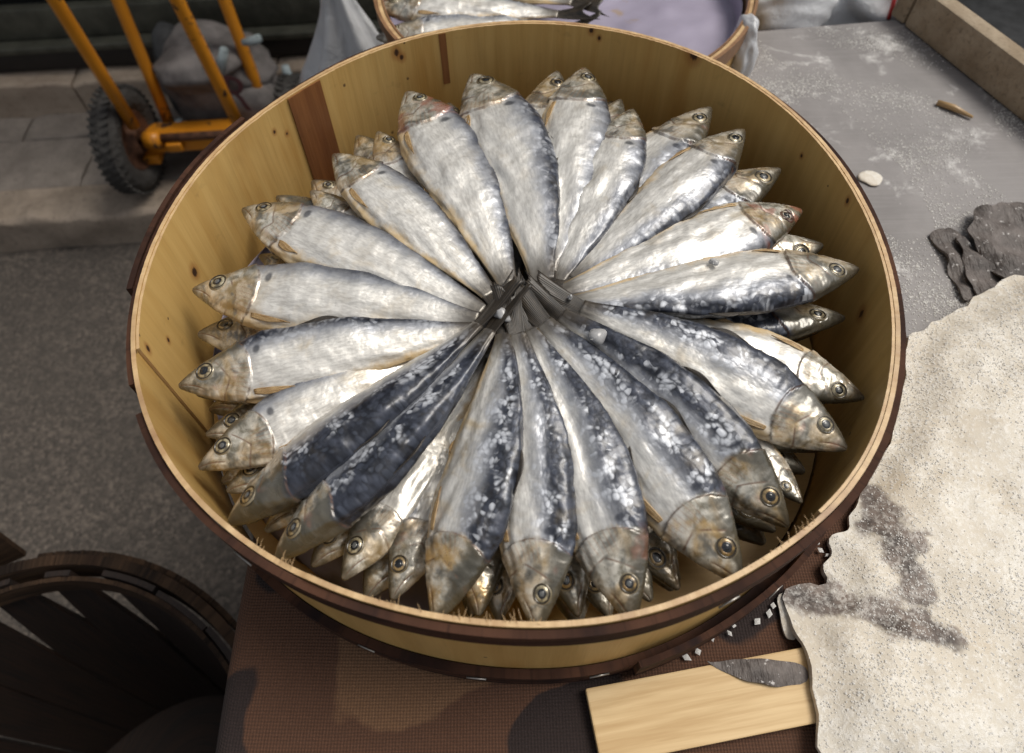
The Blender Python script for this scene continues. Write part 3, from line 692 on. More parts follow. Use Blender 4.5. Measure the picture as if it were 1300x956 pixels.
        fin_mesh('tail_fin', P-T*.012*L+ext+sidew+wob, .0006, M['tail'], root, seed+3)
    return root
def HP(x, y, z): return pix(x, y, RIM+z)
TOP = [
 # head px, z, tail px, z, sgn, rho, dark, yel, extras, label
 dict(h=(246, 368, -.034), t=(606, 408, -.024), rho=.22, dark=-0.27, yel=.35, bend=.03, fat=1.06, label='pale silver sardine whose snout nearly touches a small knot in the tub wall'),
 dict(h=(309, 266, -.030), t=(612, 396, -.024), rho=.10, dark=-0.12, yel=.45, bend=.02, fat=1.04, label='silver sardine with a ragged pale snout, beside the brown strip sardine'),
 dict(h=(424, 197, -.022), t=(622, 374, -.022), rho=.02, dark=-0.12, yel=.35, bend=.03, fat=1.08, eye=False, label='silver sardine without a visible eye, its snout below the brown wall strip'),
 dict(h=(517, 118, -.022), t=(644, 360, -.022), rho=.10, dark=-0.12, yel=.25, bend=.05, red=1., fat=1.11, label='silver sardine with pink tinged gill cover, next clockwise from the eyeless one'),
 dict(h=(600, 96, -.022), t=(688, 356, -.018), rho=.16, dark=-0.02, yel=.30, bend=.09, fat=1.14, label='broad silver sardine between the pink gilled and the narrow bright one'),
 dict(h=(742, 88, -.020), t=(694, 345, -.022), rho=.06, dark=-0.12, yel=.25, bend=.03, fat=1.04, label='narrow bright silver sardine leaning beside the blunt headed one'),
 dict(h=(803, 140, -.018), t=(706, 356, -.022), rho=.12, dark=-0.12, yel=.30, bend=.05, fat=1.10, eye=False, label='blunt headed silver sardine with its face bent down out of sight'),
 dict(h=(944, 166, -.016), t=(725, 352, -.022), rho=.12, dark=-0.07, yel=.30, bend=.04, fat=1.01, label='silver sardine with speckled dark back edge, next clockwise from the blunt headed one'),
 dict(h=(1017, 268, -.026), t=(714, 370, -.020), rho=-.02, dark=-0.14, yel=.40, bend=.03, fat=1.10, red=1., torn=True, label='silver sardine with a dark torn eye and red stained gill cover'),
 dict(h=(1089, 342, -.018), t=(722, 384, -.016), rho=.10, dark=0.08, yel=.25, bend=.03, fat=1.08, label='silver sardine with steel grey back edge, next clockwise from the torn eyed one'),
 dict(h=(1096, 506, -.034), t=(770, 396, -.030), rho=-.18, dark=-0.17, yel=.40, bend=.02, fat=1.06, label='pale bellied sardine tucked under the two toned dark backed one'),
 dict(h=(1074, 570, -.020), t=(738, 392, -.002), sgn=-1, rho=.34, dark=.32, yel=.40, bend=.06, fat=1.16, label='two toned sardine with a dark blue back and a large olive head'),
 dict(h=(1000, 668, -.024), t=(712, 402, .000), sgn=-1, rho=.55, thick=1.25, dark=.62, yel=.45, bend=.08, fat=1.12, gold=.6, label='nearly black backed sardine with an amber eye by the broken rim step'),
 dict(h=(940, 740, -.020), t=(690, 410, .003), sgn=-1, rho=.36, dark=.42, yel=.75, bend=.05, fat=1.14, gold=.8, label='sardine with white scale flecks down its back and an ochre gill cover'),
 dict(h=(803, 790, -.020), t=(674, 418, .000), sgn=-1, rho=.30, dark=.36, yel=.40, bend=.07, fat=1.14, gold=.5, label='blue flecked sardine with a wide gold ringed eye near the frayed rim'),
 dict(h=(682, 800, -.022), t=(656, 424, .003), sgn=-1, rho=.26, dark=.34, yel=.35, bend=.07, fat=1.12, milky=True, label='silver and blue sardine with a grey eye between gold eyed and eyeless ones'),
 dict(h=(552, 790, -.022), t=(640, 424, .001), sgn=-1, rho=.40, dark=.40, yel=.85, bend=.08, fat=1.19, eye=False, label='blue flanked sardine with an ochre head and no visible eye'),
 dict(h=(352, 708, -.022), t=(622, 420, .004), sgn=-1, rho=.60, thick=1.45, dark=.55, yel=.55, bend=.06, fat=1.07, gold=.4, label='dark blue backed sardine whose snout rests by the splintered rim'),
 dict(h=(292, 664, -.024), t=(606, 412, .002), sgn=-1, rho=.60, thick=1.45, dark=.58, yel=.55, bend=.05, fat=1.07, gold=.4, label='slim dark backed sardine lying across a pale one, left of the splintered rim'),
 dict(h=(228, 490, -.030), t=(600, 420, -.022), rho=.28, dark=-0.02, yel=.45, bend=.03, fat=1.06, label='silver sardine with yellow cheek, third clockwise from the splintered rim'),
 dict(h=(253, 594, -.036), t=(590, 432, -.034), rho=.24, dark=-0.12, yel=.40, bend=.02, fat=1.02, label='pale gold cheeked sardine partly covered by a slim dark one'),
]
for i, q in enumerate(TOP):
    k = {a: v for a, v in q.items() if a not in ('h', 't')}
    sardine(HP(*q['h']), HP(*q['t']), seed=i+1, twist=random.uniform(-.15, .15), sag=random.uniform(.01, .035), **k)
LOWER = [
 dict(h=(395, 243, -.034), d=22, yel=.8, rho=-.1, eye=False), dict(h=(352, 250, -.046), d=30, dark=.5, rho=.5, eye=False), dict(h=(480, 168, -.034), yel=.6, rho=.0), dict(h=(570, 132, -.040), dark=.4, rho=.3),
 dict(h=(708, 92, -.026), yel=.5, rho=.1, gold=.4), dict(h=(788, 128, -.040), dark=.3, rho=.3, eye=False), dict(h=(902, 138, -.024), dark=.2, yel=.4, rho=.15, gold=.3), dict(h=(990, 216, -.028), dark=.2, yel=.35, rho=.1, gold=.4),
 dict(h=(1044, 312, -.034), dark=.0, yel=.5, rho=-.3), dict(h=(1072, 404, -.040), dark=.45, yel=.4, rho=.3), dict(h=(1036, 654, -.026), t=(850, 470, -.034), yel=.35, rho=.05, sgn=1), dict(h=(330, 325, -.050), yel=.9, rho=-.2, eye=False),
 dict(h=(250, 500, -.056), yel=.9, rho=-.3, eye=False), dict(h=(262, 552, -.056), dark=.5, rho=.4), dict(h=(274, 634, -.050), dark=.2, rho=.2), dict(h=(318, 694, -.040), yel=.9, rho=-.3, eye=False),
 dict(h=(428, 748, -.042), yel=.3, rho=.1, sgn=1), dict(h=(384, 735, -.052), dark=.4, rho=.3), dict(h=(492, 775, -.046), yel=.5, rho=.1, gold=.4), dict(h=(606, 800, -.042), yel=.95, rho=.0, sgn=-1, eye=False),
 dict(h=(632, 808, -.052), yel=.6, rho=.1, gold=.7), dict(h=(738, 806, -.042), yel=.45, rho=.1, gold=.8), dict(h=(838, 790, -.044), yel=.6, rho=.2, sgn=-1, eye=False), dict(h=(872, 770, -.042), dark=.35, yel=.6, rho=.15, gold=.5), dict(h=(955, 735, -.050), dark=.4, yel=.5, rho=.3), dict(h=(1010, 700, -.052), dark=.3, yel=.5, rho=.2), dict(h=(780, 808, -.058), yel=.5, rho=.2, gold=.4), dict(h=(1090, 590, -.058), dark=.3, rho=.2),
]
LLAB = ['tan lower sardine with no eye showing, between the ragged snout and eyeless silver ones',
 'dark lower sardine just showing along the back of the ragged snout one', 'lower sardine head peeking between the eyeless and the pink gilled sardine',
 'dark lower snout wedged between the pink gilled and the broad silver sardine', 'lower sardine head standing up between the broad and the narrow bright sardine',
 'dark lower sardine back behind the blunt headed silver one', 'lower sardine head between the blunt headed one and the speckled back one',
 'lower sardine head between the speckled back one and the torn eyed one', 'pale lower head under the torn eyed and steel grey backed sardines',
 'dark lower sardine head beneath the steel grey backed one', 'pale silver lower head between the two toned and nearly black sardines',
 'ochre lower belly below the gill of the ragged snout sardine', 'ochre lower belly beneath the yellow cheeked silver sardine',
 'dark lower head between the yellow cheeked and the pale gold cheeked sardine', 'grey lower snout under the slim dark backed sardine',
 'ochre lower sardine between the two slim dark backed ones', 'bright silver lower head beside the ochre headed eyeless sardine',
 'dark lower head close to the splintered rim notch', 'lower head with gold eye low against the wall beside the ochre headed one',
 'yellow lower sardine, no eye showing, between ochre headed and grey eyed ones', 'amber eyed lower head half behind the rim under the grey eyed sardine',
 'amber eyed lower head between the grey eyed and the gold eyed sardine', 'yellow lower flank beside the gold ringed eye sardine',
 'dark olive lower head between gold eyed and white flecked sardines', 'dark lower head under the white flecked sardine beside the frayed rim', 'deep lower head between the nearly black sardine and the broken rim step', 'deep lower head right under the gold ringed eye sardine', 'deep lower head between tub wall and the large olive headed sardine']
for i, q in enumerate(LOWER):
    p0 = HP(*q['h']); z = q['h'][2]
    rr = math.hypot(p0[0], p0[1]); mx = rad(math.atan2(p0[1], p0[0]))-.013+TAPER*z
    if rr > mx: p0[:2] *= mx/rr
    an = math.atan2(p0[1], p0[0]); p1 = HP(*q['t']) if 't' in q else np.array([-.01+.035*math.cos(an), -.03+.03*math.sin(an), RIM+min(-.040, z-.012)])
    k = {a: v for a, v in q.items() if a not in ('h', 'd', 't')}
    k.setdefault('sgn', 1)
    lb = LLAB[i]
    sardine(p0, p1, seed=60+i, tail=False, pect=False, label=lb, group='lower layer of sardines', fat=1.0, **k)
for i in range(24):
    an = R(7+15*i); rr = rad(an)-.011-.006*(i % 2)
    sardine((rr*math.cos(an), rr*math.sin(an), RIM-.064-.008*(i % 2)), (.03*math.cos(an)-.005, .03*math.sin(an)-.01, RIM-.080), 1, .15, .25, .6, 'sardine of the bottom layer, glimpsed deep in the tub below the others', 140+i, tail=False, pect=False, fat=1.12, eye=(i % 3 == 0), group='bottom layer of sardines')
# coarse salt lumps on the fish
def lump(name, p, r, mat, label, cat, group, seed, flat=.7):
    rr = random.Random(seed); bm = bmesh.new(); bmesh.ops.create_icosphere(bm, subdivisions=3, radius=r)
    N = Nz(seed, 8, 3)
    for v in bm.verts: v.co *= max(.35, 1+.42*float(N(.22/r, *v.co))+.16*float(N(.6/r, *v.co))); v.co.z *= flat
    for v in bm.verts: v.co += Vector(p)
    me = bpy.data.meshes.new(name); bm.to_mesh(me); bm.free(); o = link(name, me, mat, None, True); return tag(o, label, cat, group)
for i, (x, y, z, r) in enumerate([(637, 399, .006, .0042), (757, 425, .006, .0046), (724, 377, .004, .0032), (905, 331, -.003, .0045)]):
    lump('salt_lump', HP(x, y, z), r, M['crystal'], 'small translucent lump of salt lying on the sardines of the rosette', 'salt', 'salt lumps on the fish', 300+i)

# ------------------------------------------------------------------ second tub behind
C2 = (.064, .458); R2 = .210; Z2 = RIM-.078
tub2 = tag(empty('wooden_tub', (C2[0], C2[1], TAB)), 'shallow round wooden tub with brown hoop and lavender liner holding a few sardines', 'tub')
S2 = Shell(C2, Z2, lambda a: R2 + 0*a, .04); H2 = Z2-TAB-.0005
S2.strip('wall', -math.pi, math.pi, 0, -.004, 0, -H2, [M['wood2'], M['edge']], tub2, seed=21)
S2.strip('hoop', -math.pi, math.pi-.01, .004, .0005, .002, -.016, [M['hoop2'], M['hoop2']], tub2, seed=22)
S2.strip('inner_veneer', R(-180), R(170), -.0045, -.0065, .001, -.03, [M['hoop2'], M['hoop2']], tub2, seed=23)
S2.disc('floor', -.005, -H2+.006, 0, M['wood2'], tub2)
def liner2():
    n, m = 120, 30; N = Nz(77, 12); V = []
    for j in range(m):
        q = j/(m-1)
        for i in range(n):
            a = 2*math.pi*i/n; r = (R2-.010)*min(1, q/.82); k = max(0, (q-.80)/.2)
            z = -.040+(.004*N(6, r*math.cos(a), r*math.sin(a))+.0022*abs(N(22, r*math.cos(a), r*math.sin(a))))*min(1, q*3)+.028*k**1.5*(1+.3*N(.6, math.cos(a), math.sin(a)))
            V.append((C2[0]+r*math.cos(a), C2[1]+r*math.sin(a), Z2+z))
    o = link('liner_sheet', mesh('liner_sheet', V, grid_faces(m, n, True)), M['liner']); md = o.modifiers.new('s', 'SOLIDIFY'); md.thickness = .0006
    tag(o, 'crumpled lavender plastic sheet lining the shallow tub behind', 'liner')
liner2()
for i, (h, t, rho, y) in enumerate([((478, 48, -.095), (716, 38, -.088), .2, .3), ((478, 10, -.088), (708, 18, -.082), .1, .35), ((500, -28, -.085), (726, 2, -.075), .15, .3), ((560, -75, -.09), (735, -10, -.075), .2, .3)]):
    sardine(HP(*h), HP(*t), 1, rho, .05, y, ['silver sardine beside the near wall of the shallow lavender lined tub', 'silver sardine second from the near wall of the shallow lavender lined tub', 'silver sardine third from the near wall of the shallow lavender lined tub', 'silver sardine farthest from the near wall of the shallow lavender lined tub'][i], 100+i, .02, .02, group='sardines in the shallow tub', tail_dir=1.4)

# ------------------------------------------------------------------ salted cod
def inside(poly, x, y):
    c = False; n = len(poly)
    for i in range(n):
        x1, y1 = poly[i]; x2, y2 = poly[i-1]
        if (y1 > y) != (y2 > y) and x < (x2-x1)*(y-y1)/(y2-y1)+x1: c = not c
    return c
def dist_poly(poly, x, y):
    p = np.array([x, y]); a = np.array(poly); b_ = np.roll(a, -1, 0); ab = b_-a; t = np.clip(((p-a)*ab).sum(1)/((ab**2).sum(1)+1e-12), 0, 1); return np.hypot(*(p-(a+t[:, None]*ab)).T).min()
def slab(name, outline, z0, th, mats, label, cat, seed, h=.006, rag=.004, skinf=None, zf=None, edge=.025):
    r = random.Random(seed); N = Nz(seed, 14); pts = []
    for _ in range(2): outline = [q for i in range(len(outline)) for q in (tuple(.78*np.array(outline[i])+.22*np.array(outline[(i+1) % len(outline)])), tuple(.22*np.array(outline[i])+.78*np.array(outline[(i+1) % len(outline)])))]
    n = len(outline)
    for i in range(n):
        a, b_ = np.array(outline[i]), np.array(outline[(i+1) % n]); l = np.linalg.norm(b_-a); k = max(1, int(l/(h*.7))); nn = np.array([b_[1]-a[1], a[0]-b_[0]])/l
        for j in range(k):
            p = a+(b_-a)*j/k; pts.append(p+nn*rag*(N(14, p[0], p[1])*.8+.4*N(50, p[0], p[1])))
    poly = [tuple(p) for p in pts]; P = np.array(poly); inner = []
    x0, y0 = P.min(0); x1, y1 = P.max(0)
    for x in np.arange(x0, x1, h):
        for y in np.arange(y0, y1, h):
            q = (x+r.uniform(-.3, .3)*h, y+r.uniform(-.3, .3)*h)
            if inside(poly, *q) and dist_poly(poly, *q) > h*.55: inner.append(q)
    allp = [Vector(p) for p in poly+inner]; m = len(poly)
    vo, eo, fo, *_ = geometry.delaunay_2d_cdt(allp, [(i, (i+1) % m) for i in range(m)], [], 1, 1e-7)
    V = []; sk = []
    for v in vo:
        e = dist_poly(poly, v.x, v.y); t = th*(.35+.65*step(e, 0, edge)); zb = zf(v.x, v.y) if zf else 0
        z = z0+zb+t+.0022*N(8, v.x, v.y)*step(e, 0, .02)+.0011*N(35, v.x, v.y); V.append((v.x, v.y, z)); sk.append((skinf(v.x, v.y) if skinf else 0, e, 0))
    F = [tuple(f) for f in fo]
    ec = {}
    for f in F:
        for i in range(len(f)):
            a, b_ = f[i], f[(i+1) % len(f)]; ec[(a, b_)] = 1
    bd = [(a, b_) for (a, b_) in ec if (b_, a) not in ec]; low = {}
    for a, b_ in bd:
        for q in (a, b_):
            if q not in low: low[q] = len(V); V.append((V[q][0], V[q][1], z0+(zf(V[q][0], V[q][1]) if zf else 0))); sk.append(sk[q])
    F += [(b_, a, low[a], low[b_]) for a, b_ in bd]
    me = mesh(name, V, F); put_attr(me, 'skin', sk); o = link(name, me, mats)
    return tag(auto_smooth(o, 60), label, cat), poly
ZT = TAB+.001; ZC = TAB+.0085
def PX(x, y, z): return tuple(pix(x, y, z)[:2])
cz = ZC+.012
NS = Nz(55, 10)
CODSKIN = [(PX(1112, 618, cz), PX(1132, 680, cz), .020), (PX(1132, 680, cz), PX(1172, 752, cz), .014), (PX(1022, 756, cz), PX(1105, 778, cz), .020), (PX(1105, 778, cz), PX(1200, 812, cz), .012)]
def skin_cod(x, y):
    # two dark skin patches: along the near left lobe and beside the tub
    k = 0
    for (cx_, cy_, rx) in CODSKIN:
        ax, ay = cx_; ex, ey_ = cy_; vx, vy = ex-ax, ey_-ay; t_ = max(0, min(1, ((x-ax)*vx+(y-ay)*vy)/(vx*vx+vy*vy)))
        k = max(k, 1.3-math.hypot(x-ax-vx*t_, y-ay-vy*t_)/rx)
    return min(1, max(0, (k*.62+.20*float(NS(14, x, y))+.14*float(NS(45, x, y))) if k > 0 else 0))
cod_out = [PX(*p, cz) for p in [(1262, 352), (1222, 388), (1150, 428), (1148, 520), (1132, 575), (1108, 618), (1086, 642), (1090, 668), (1058, 678), (1064, 700), (1044, 718), (1052, 738), (1005, 742), (1010, 790), (1028, 830), (1030, 880), (1040, 960), (1100, 1010), (1330, 1010), (1420, 800), (1420, 420), (1330, 350)]]
cod_out = cod_out[::-1]
def cod_z(x, y): return max(.012*max(0, min(1, (x-.30)/.15)), .0085*float(step(np.array(-y), .215, .232))*(1-float(step(np.array(x), .22, .30))))
cod, cpoly = slab('salted_cod', cod_out, ZC, .013, M['cod'], 'large pale salted cod fillet crusted with coarse salt beside the tub', 'cod', 31, .0062, .0035, skin_cod, cod_z, .03)
ft = tag(empty('dried_cod_tail', tuple(pix(1250, 315, TAB+.004))), 'dark shrivelled fish tail lying on the zinc above the pale cod', 'fish tail')
for i, (pp, z_, sl_) in enumerate((([(1183, 289), (1198, 281), (1214, 277), (1226, 290), (1240, 330), (1252, 372), (1228, 376), (1214, 350), (1206, 315)], .001, .0), ([(1216, 300), (1226, 296), (1262, 330), (1300, 362), (1300, 392), (1262, 378), (1236, 366)], .006, .0), ([(1234, 262), (1248, 257), (1262, 262), (1278, 254), (1300, 258), (1340, 248), (1352, 330), (1335, 380), (1300, 372), (1262, 346), (1240, 318), (1231, 285)], .009, .5))):
    o, _ = slab('tail_sheet', [PX(*p, TAB+.012) for p in pp][::-1], TAB+z_, .0030, M['skin'], None, None, 330+i, .004, .0028, None, lambda x, y: .0035*math.sin(x*60+y*80+i*2)**2, .008); o.parent = ft; o.matrix_parent_inverse = parent_inv(ft)
# pale scrap of cod and the grey fin on the board
scrap_out = [PX(*p, ZC+.004) for p in [(984, 752), (1004, 744), (1012, 790), (1016, 815), (998, 812), (990, 785)]][::-1]
slab('cod_scrap', scrap_out, ZC, .004, M['cod'], 'small pale translucent scrap of cod beside the grey fin', 'cod scrap', 35, .0035, .0015, None, None, .008)
brd = tag(empty('pine_board', tuple(pix(900, 880, TAB+.012))), 'pale pine board lying on the brown cloth under the cod edge', 'board')
bp = [PX(*p, TAB+.018) for p in [(752, 872), (1035, 818), (1140, 905), (1060, 1010), (700, 1010)]]
c_ = np.mean(bp, 0); dirb = np.array(PX(1035, 818, TAB+.018))-np.array(PX(752, 872, TAB+.018)); lb_ = np.linalg.norm(dirb); dirb /= lb_; nb = np.array([dirb[1], -dirb[0]])
a0 = np.array(PX(752, 872, TAB+.018))-dirb*.004
for k, (o0, o1) in enumerate(((0, .040),)):
    cc = a0+dirb*(lb_+.05)/2+nb*(o0+o1)/2
    pm = Matrix.Rotation(math.atan2(dirb[1], dirb[0]), 3, 'Z')
    b = B().box((0, 0, 0), (lb_+.05, o1-o0, .0065), None, .0010); o = b.build('plank', M['pine'], brd, False); o.rotation_euler = (0, 0, math.atan2(dirb[1], dirb[0])); o.location = (cc[0], cc[1], TAB+.0125)
fin_o = [PX(*p, TAB+.024) for p in [(893, 836), (925, 833), (985, 838), (1030, 842), (1032, 866), (970, 866), (925, 856)]][::-1]
slab('dried_fin', fin_o, TAB+.0160, .003, M['skin'], 'grey dried fish fin lying on the pine board', 'fish fin', 37, .0035, .001, None, None, .006)

# coarse salt: grains strewn on cod and table (uncountable)
def grains(name, pts, r0, r1, label, seed):
    r = np.random.default_rng(seed); n = len(pts); base = np.array([(1, 0, 0), (-1, 0, 0), (0, 1, 0), (0, -1, 0), (0, 0, 1), (0, 0, -1)], float); fc = np.array([(0, 2, 4), (2, 1, 4), (1, 3, 4), (3, 0, 4), (2, 0, 5), (1, 2, 5), (3, 1, 5), (0, 3, 5)])
    sc = r.uniform(r0, r1, (n, 1, 1))*r.uniform(.6, 1.3, (n, 1, 3))*np.array([1.15, 1.15, .38]); an = r.uniform(0, 6.28, n); ca, sa = np.cos(an), np.sin(an); v = base[None]*sc; x = v[..., 0]*ca[:, None]-v[..., 1]*sa[:, None]; y = v[..., 0]*sa[:, None]+v[..., 1]*ca[:, None]
    V = np.stack([x, y, v[..., 2]], -1)+np.asarray(pts)[:, None]; Fa = (fc[None]+6*np.arange(n)[:, None, None]).reshape(-1, 3)
    o = link(name, mesh(name, V.reshape(-1, 3), Fa), M['salt'], None, False); return tag(o, label, 'salt', kind='stuff')
dg = bpy.context.evaluated_depsgraph_get()
me = cod.data; tri = [p for p in me.polygons if p.normal.z > .4]; ar = np.array([p.area for p in tri]); pick = rng.choice(len(tri), 16000, p=ar/ar.sum()); pts = []; Ns = Nz(9, 12)
for i in pick:
    vs_ = [me.vertices[k].co for k in tri[i].vertices]; a, b_ = random.random(), random.random()
    if a+b_ > 1: a, b_ = 1-a, 1-b_
    p = vs_[0]+(vs_[1]-vs_[0])*a+(vs_[2]-vs_[0])*b_
    if float(Ns(9, p.x, p.y))+.7*random.gauss(0, 1) > -.1: pts.append((p.x, p.y, p.z+.0003))
grains('salt_grains', pts, .00025, .0007, 'coarse salt grains crusting the cod', 4)
pts = []; N1 = Nz(91, 14); cl = rng.uniform((.24, -.02), (.60, .44), (55, 2))
for i in range(26000):
    if i % 3: q = cl[rng.integers(55)]+rng.normal(0, .013, 2)*np.array([1.6, .8])
    else: q = rng.uniform((.22, -.05), (.66, .45))
    if math.hypot(q[0], q[1]) < .255 or math.hypot(q[0]-C2[0], q[1]-C2[1]) < R2+.006 or inside(cpoly, *q): continue
    if float(N1(7, *q)) > -.2: pts.append((q[0], q[1], TAB+.0004))
grains('salt_grains', pts, .0003, .0009, 'salt grains strewn over the zinc table top', 5)
pts = [(x, y, TAB+.0088) for x, y in (pix(*p, TAB+.006)[:2] for p in [(912, 800), (925, 805), (903, 812), (980, 770), (1000, 772), (885, 828), (960, 790), (1040, 700), (1035, 690), (1048, 706), (930, 795), (975, 780), (991, 765), (870, 835)])]
grains('salt_grains', pts, .0012, .0026, 'few loose salt crystals on the brown cloth', 6)
lump('salt_lump', (*PX(1107, 226, TAB+.004), TAB+.002), .010, M['cod'], 'flat cream crumb of salt on the bare zinc table', 'salt', None, 320, .13)
B().tube([(*PX(1190, 130, TAB+.003), TAB+.003), (*PX(1210, 137, TAB+.004), TAB+.0045), (*PX(1235, 149, TAB+.003), TAB+.003)], [.003, .0036, .0015], 7).build('fish_scrap', M['fin']); tag(bpy.data.objects['fish_scrap'], 'thin tan sliver of dried fish on the salty zinc', 'fish scrap')

# ------------------------------------------------------------------ weighing platform / tray at the top right
tray = tag(empty('tray_box', (.6, .45, TAB)), 'heavy beige sided box with a dark steel top on the table corner', 'box')
ta = np.array(pix(1160, 45, TAB)[:2]); tb_ = np.array(pix(1300, 158, TAB)[:2]); td = (tb_-ta)/np.linalg.norm(tb_-ta); tn = np.array([-td[1], td[0]])
if tn[0] < 0: tn = -tn
def tbox(u0, u1, v0, v1, z0, z1, bev=.003):
    c = ta+td*(u0+u1)/2+tn*(v0+v1)/2
    return B().box((c[0], c[1], (z0+z1)/2), (u1-u0, v1-v0, z1-z0), Matrix.Rotation(math.atan2(td[1], td[0]), 3, 'Z'), bev)
TZ = TAB+.001
auto_smooth(tbox(-.02, .50, 0, .022, TZ, TZ+.045, .004).build('side_board', M['tray'], tray))
auto_smooth(tbox(-.045, -.022, 0, .36, TZ, TZ+.045, .004).build('side_board', M['tray'], tray))
auto_smooth(tbox(-.0215, .50, .024, .36, TZ, TZ+.040, .002).build('steel_top', M['darkmetal'], tray))

# ------------------------------------------------------------------ hand truck
PZ = KZ+.001
WR = .122
wc = np.array([-.895, .985, PZ+WR])      # wheel centre
truck = tag(empty('hand_truck', (wc[0], wc[1], PZ)), 'worn orange tubular hand truck standing on the pavement', 'hand truck')
def wheel(c):
    w_ = None
    prof = []
    for k in range(25):
        a = 2*math.pi*k/24; prof.append((WR-.030+.030*math.cos(a), .031*math.sin(a)))
    B_ = B().lathe(prof, c, 'x', 56); wh = B_.build('wheel', M['rubber'], truck)
    b = B()
    for j in range(44):       # tread lugs
        for s_ in (-1, 1):
            a = 2*math.pi*(j+.25*s_)/44; rot = Matrix.Rotation(a, 3, 'X') @ Matrix.Rotation(.45*s_, 3, 'Z')
            p = Vector(c)+Vector((.013*s_, math.cos(a)*0, 0))+Matrix.Rotation(a, 3, 'X') @ Vector((0, 0, WR-.0005)); b.box(p, (.020, .007, .005), Matrix.Rotation(a, 3, 'X') @ Matrix.Rotation(.5*s_, 3, 'Z'))
    b.build('tread', M['rubber'], wh, False)
    B().lathe([(.002, .016), (.02, .030), (.03, .030), (.034, .016), (.055, .012), (.066, .022), (.070, .020), (.066, -.022), (.02, -.03), (.002, -.03)], c, 'x', 40).build('wheel_rim', M['rust'], wh)
wheel(wc); wc2 = wc+np.array([.40, .025, 0]); wheel(wc2)
B().tube([wc-np.array([.035, 0, 0]), wc2+np.array([.03, 0, 0])], .010).build('axle', M['rust'], truck)
B().tube([wc+np.array([.04, 0, 0]), wc+np.array([.075, 0, 0])], .020, 16).build('bearing', M['orange'], truck); B().tube([wc2-np.array([.075, 0, 0]), wc2-np.array([.04, 0, 0])], .020, 16).build('bearing', M['orange'], truck)
def ray_y(x, y, Y):
    d = fw+(x-650)/F_PX*cx+(434-y)/F_PX*cu; return CAM+(Y-CAM[1])/d[1]*d
def rail(p_low, y_low, p_up, y_up, ext, r=.0135):
    a = Vector(ray_y(*p_low, y_low)); b_ = Vector(ray_y(*p_up, y_up)); d = (b_-a); B().tube([a, a+d*.5, b_, b_+d.normalized()*ext], r, 14).build('rail', M['orange'], truck)
rail((170, 160), .965, (70, 0), .93, .55); rail((312, 176), .975, (225, 0), .94, .55)
rail((224, 178), 1.08, (150, 0), 1.12, .5); rail((350, 172), 1.09, (285, 0), 1.13, .5)
p1 = Vector(ray_y(188, 186, 1.0)); p2 = Vector(ray_y(330, 178, 1.01))
c_ = (p1+p2)/2
auto_smooth(B().box((c_.x+.05, c_.y+.035, c_.z), ((p2-p1).length+.12, .075, .030), RZ, .003).build('toe_plate', M['orange'], truck))
for k, (px_, py_) in enumerate(((196, 196), (224, 180))): 
    q = Vector(ray_y(px_, py_, 1.0)); B().box(q, (.035, .05, .022), RZ, .003).build('bracket', M['orange'], truck)

# ------------------------------------------------------------------ canvas bag behind the truck
def blob(name, c, rx, ry, rz, seed, mat, parent, amp=.12, nu=48, nv=32, sq=.8, top=None):
    N = Nz(seed, 14, 3); V = []
    for j in range(nv+1):
        ph = -math.pi/2+math.pi*j/nv
        for i in range(nu):
            th = 2*math.pi*i/nu; cp = math.cos(ph); x = np.sign(math.cos(th))*abs(math.cos(th))**sq*cp**.8; y = np.sign(math.sin(th))*abs(math.sin(th))**sq*cp**.8; z = np.sign(math.sin(ph))*abs(math.sin(ph))**sq
            k = 1+amp*float(N(.55, x, y, z))+amp*.45*float(N(1.6, x, y, z)); t_ = top(z) if top else 1
            V.append((c[0]+rx*x*k*t_, c[1]+ry*y*k*t_, c[2]+max(-1, z*(1+.3*(k-1)))*rz))
    return auto_smooth(link(name, mesh(name, V, grid_faces(nv+1, nu, True)), mat, parent), 180)
bc = ray_y(290, 112, 1.16); bzc = bc[2]
bag = tag(empty('canvas_bag', (bc[0], bc[1], PZ)), 'grey canvas sack bag with pale blue cords and a dark red letter', 'bag')
zb = PZ+.004
hz = (bc[2]+.15-zb)/2
blob('bag_body', (bc[0]-.015, bc[1]+.02, zb+hz), .135, .085, hz, 210, M['canvas'], bag, .09, top=lambda z: 1-.32*max(0, z)**2)
blob('side_gusset', (bc[0]-.125, bc[1]+.05, zb+hz*.95), .04, .07, hz*.92, 211, M['canvasdark'], bag, .06)
blob('bag_flap', (bc[0]+.0, bc[1]-.012, zb+hz*1.45), .125, .075, hz*.42, 212, M['canvas'], bag, .12)
blob('front_pocket', (bc[0]+.075, bc[1]-.055, zb+hz*.72), .075, .045, hz*.55, 213, M['canvas'], bag, .10)
for pts in ([(285, 62), (281, 80), (283, 100)], [(330, 48), (322, 52), (308, 54)], [(362, 84), (366, 98), (370, 112)], [(226, 152), (232, 168), (240, 176)]):
    B().tube([ray_y(*p, bc[1]-.085) for p in pts], [.009, .011, .007], 8).build('cord', M['cord'], bag)
fc = bpy.data.curves.new('letter', 'FONT'); fc.body = 'R'; fc.size = .105; fc.extrude = .001; fo = bpy.data.objects.new('tmp', fc); col.objects.link(fo)
lm = bpy.data.meshes.new_from_object(fo.evaluated_get(bpy.context.evaluated_depsgraph_get())); bpy.data.objects.remove(fo)
q = Vector(ray_y(284, 136, bc[1]-.140)); bm = bmesh.new(); bm.from_mesh(lm); bm.transform(Matrix.Translation(q) @ Matrix.Rotation(R(70), 4, 'X') @ Matrix.Rotation(R(-8), 4, 'Z')); bm.to_mesh(lm); bm.free(); lm.materials.clear(); link('letter', lm, M['ink'], bag, False)

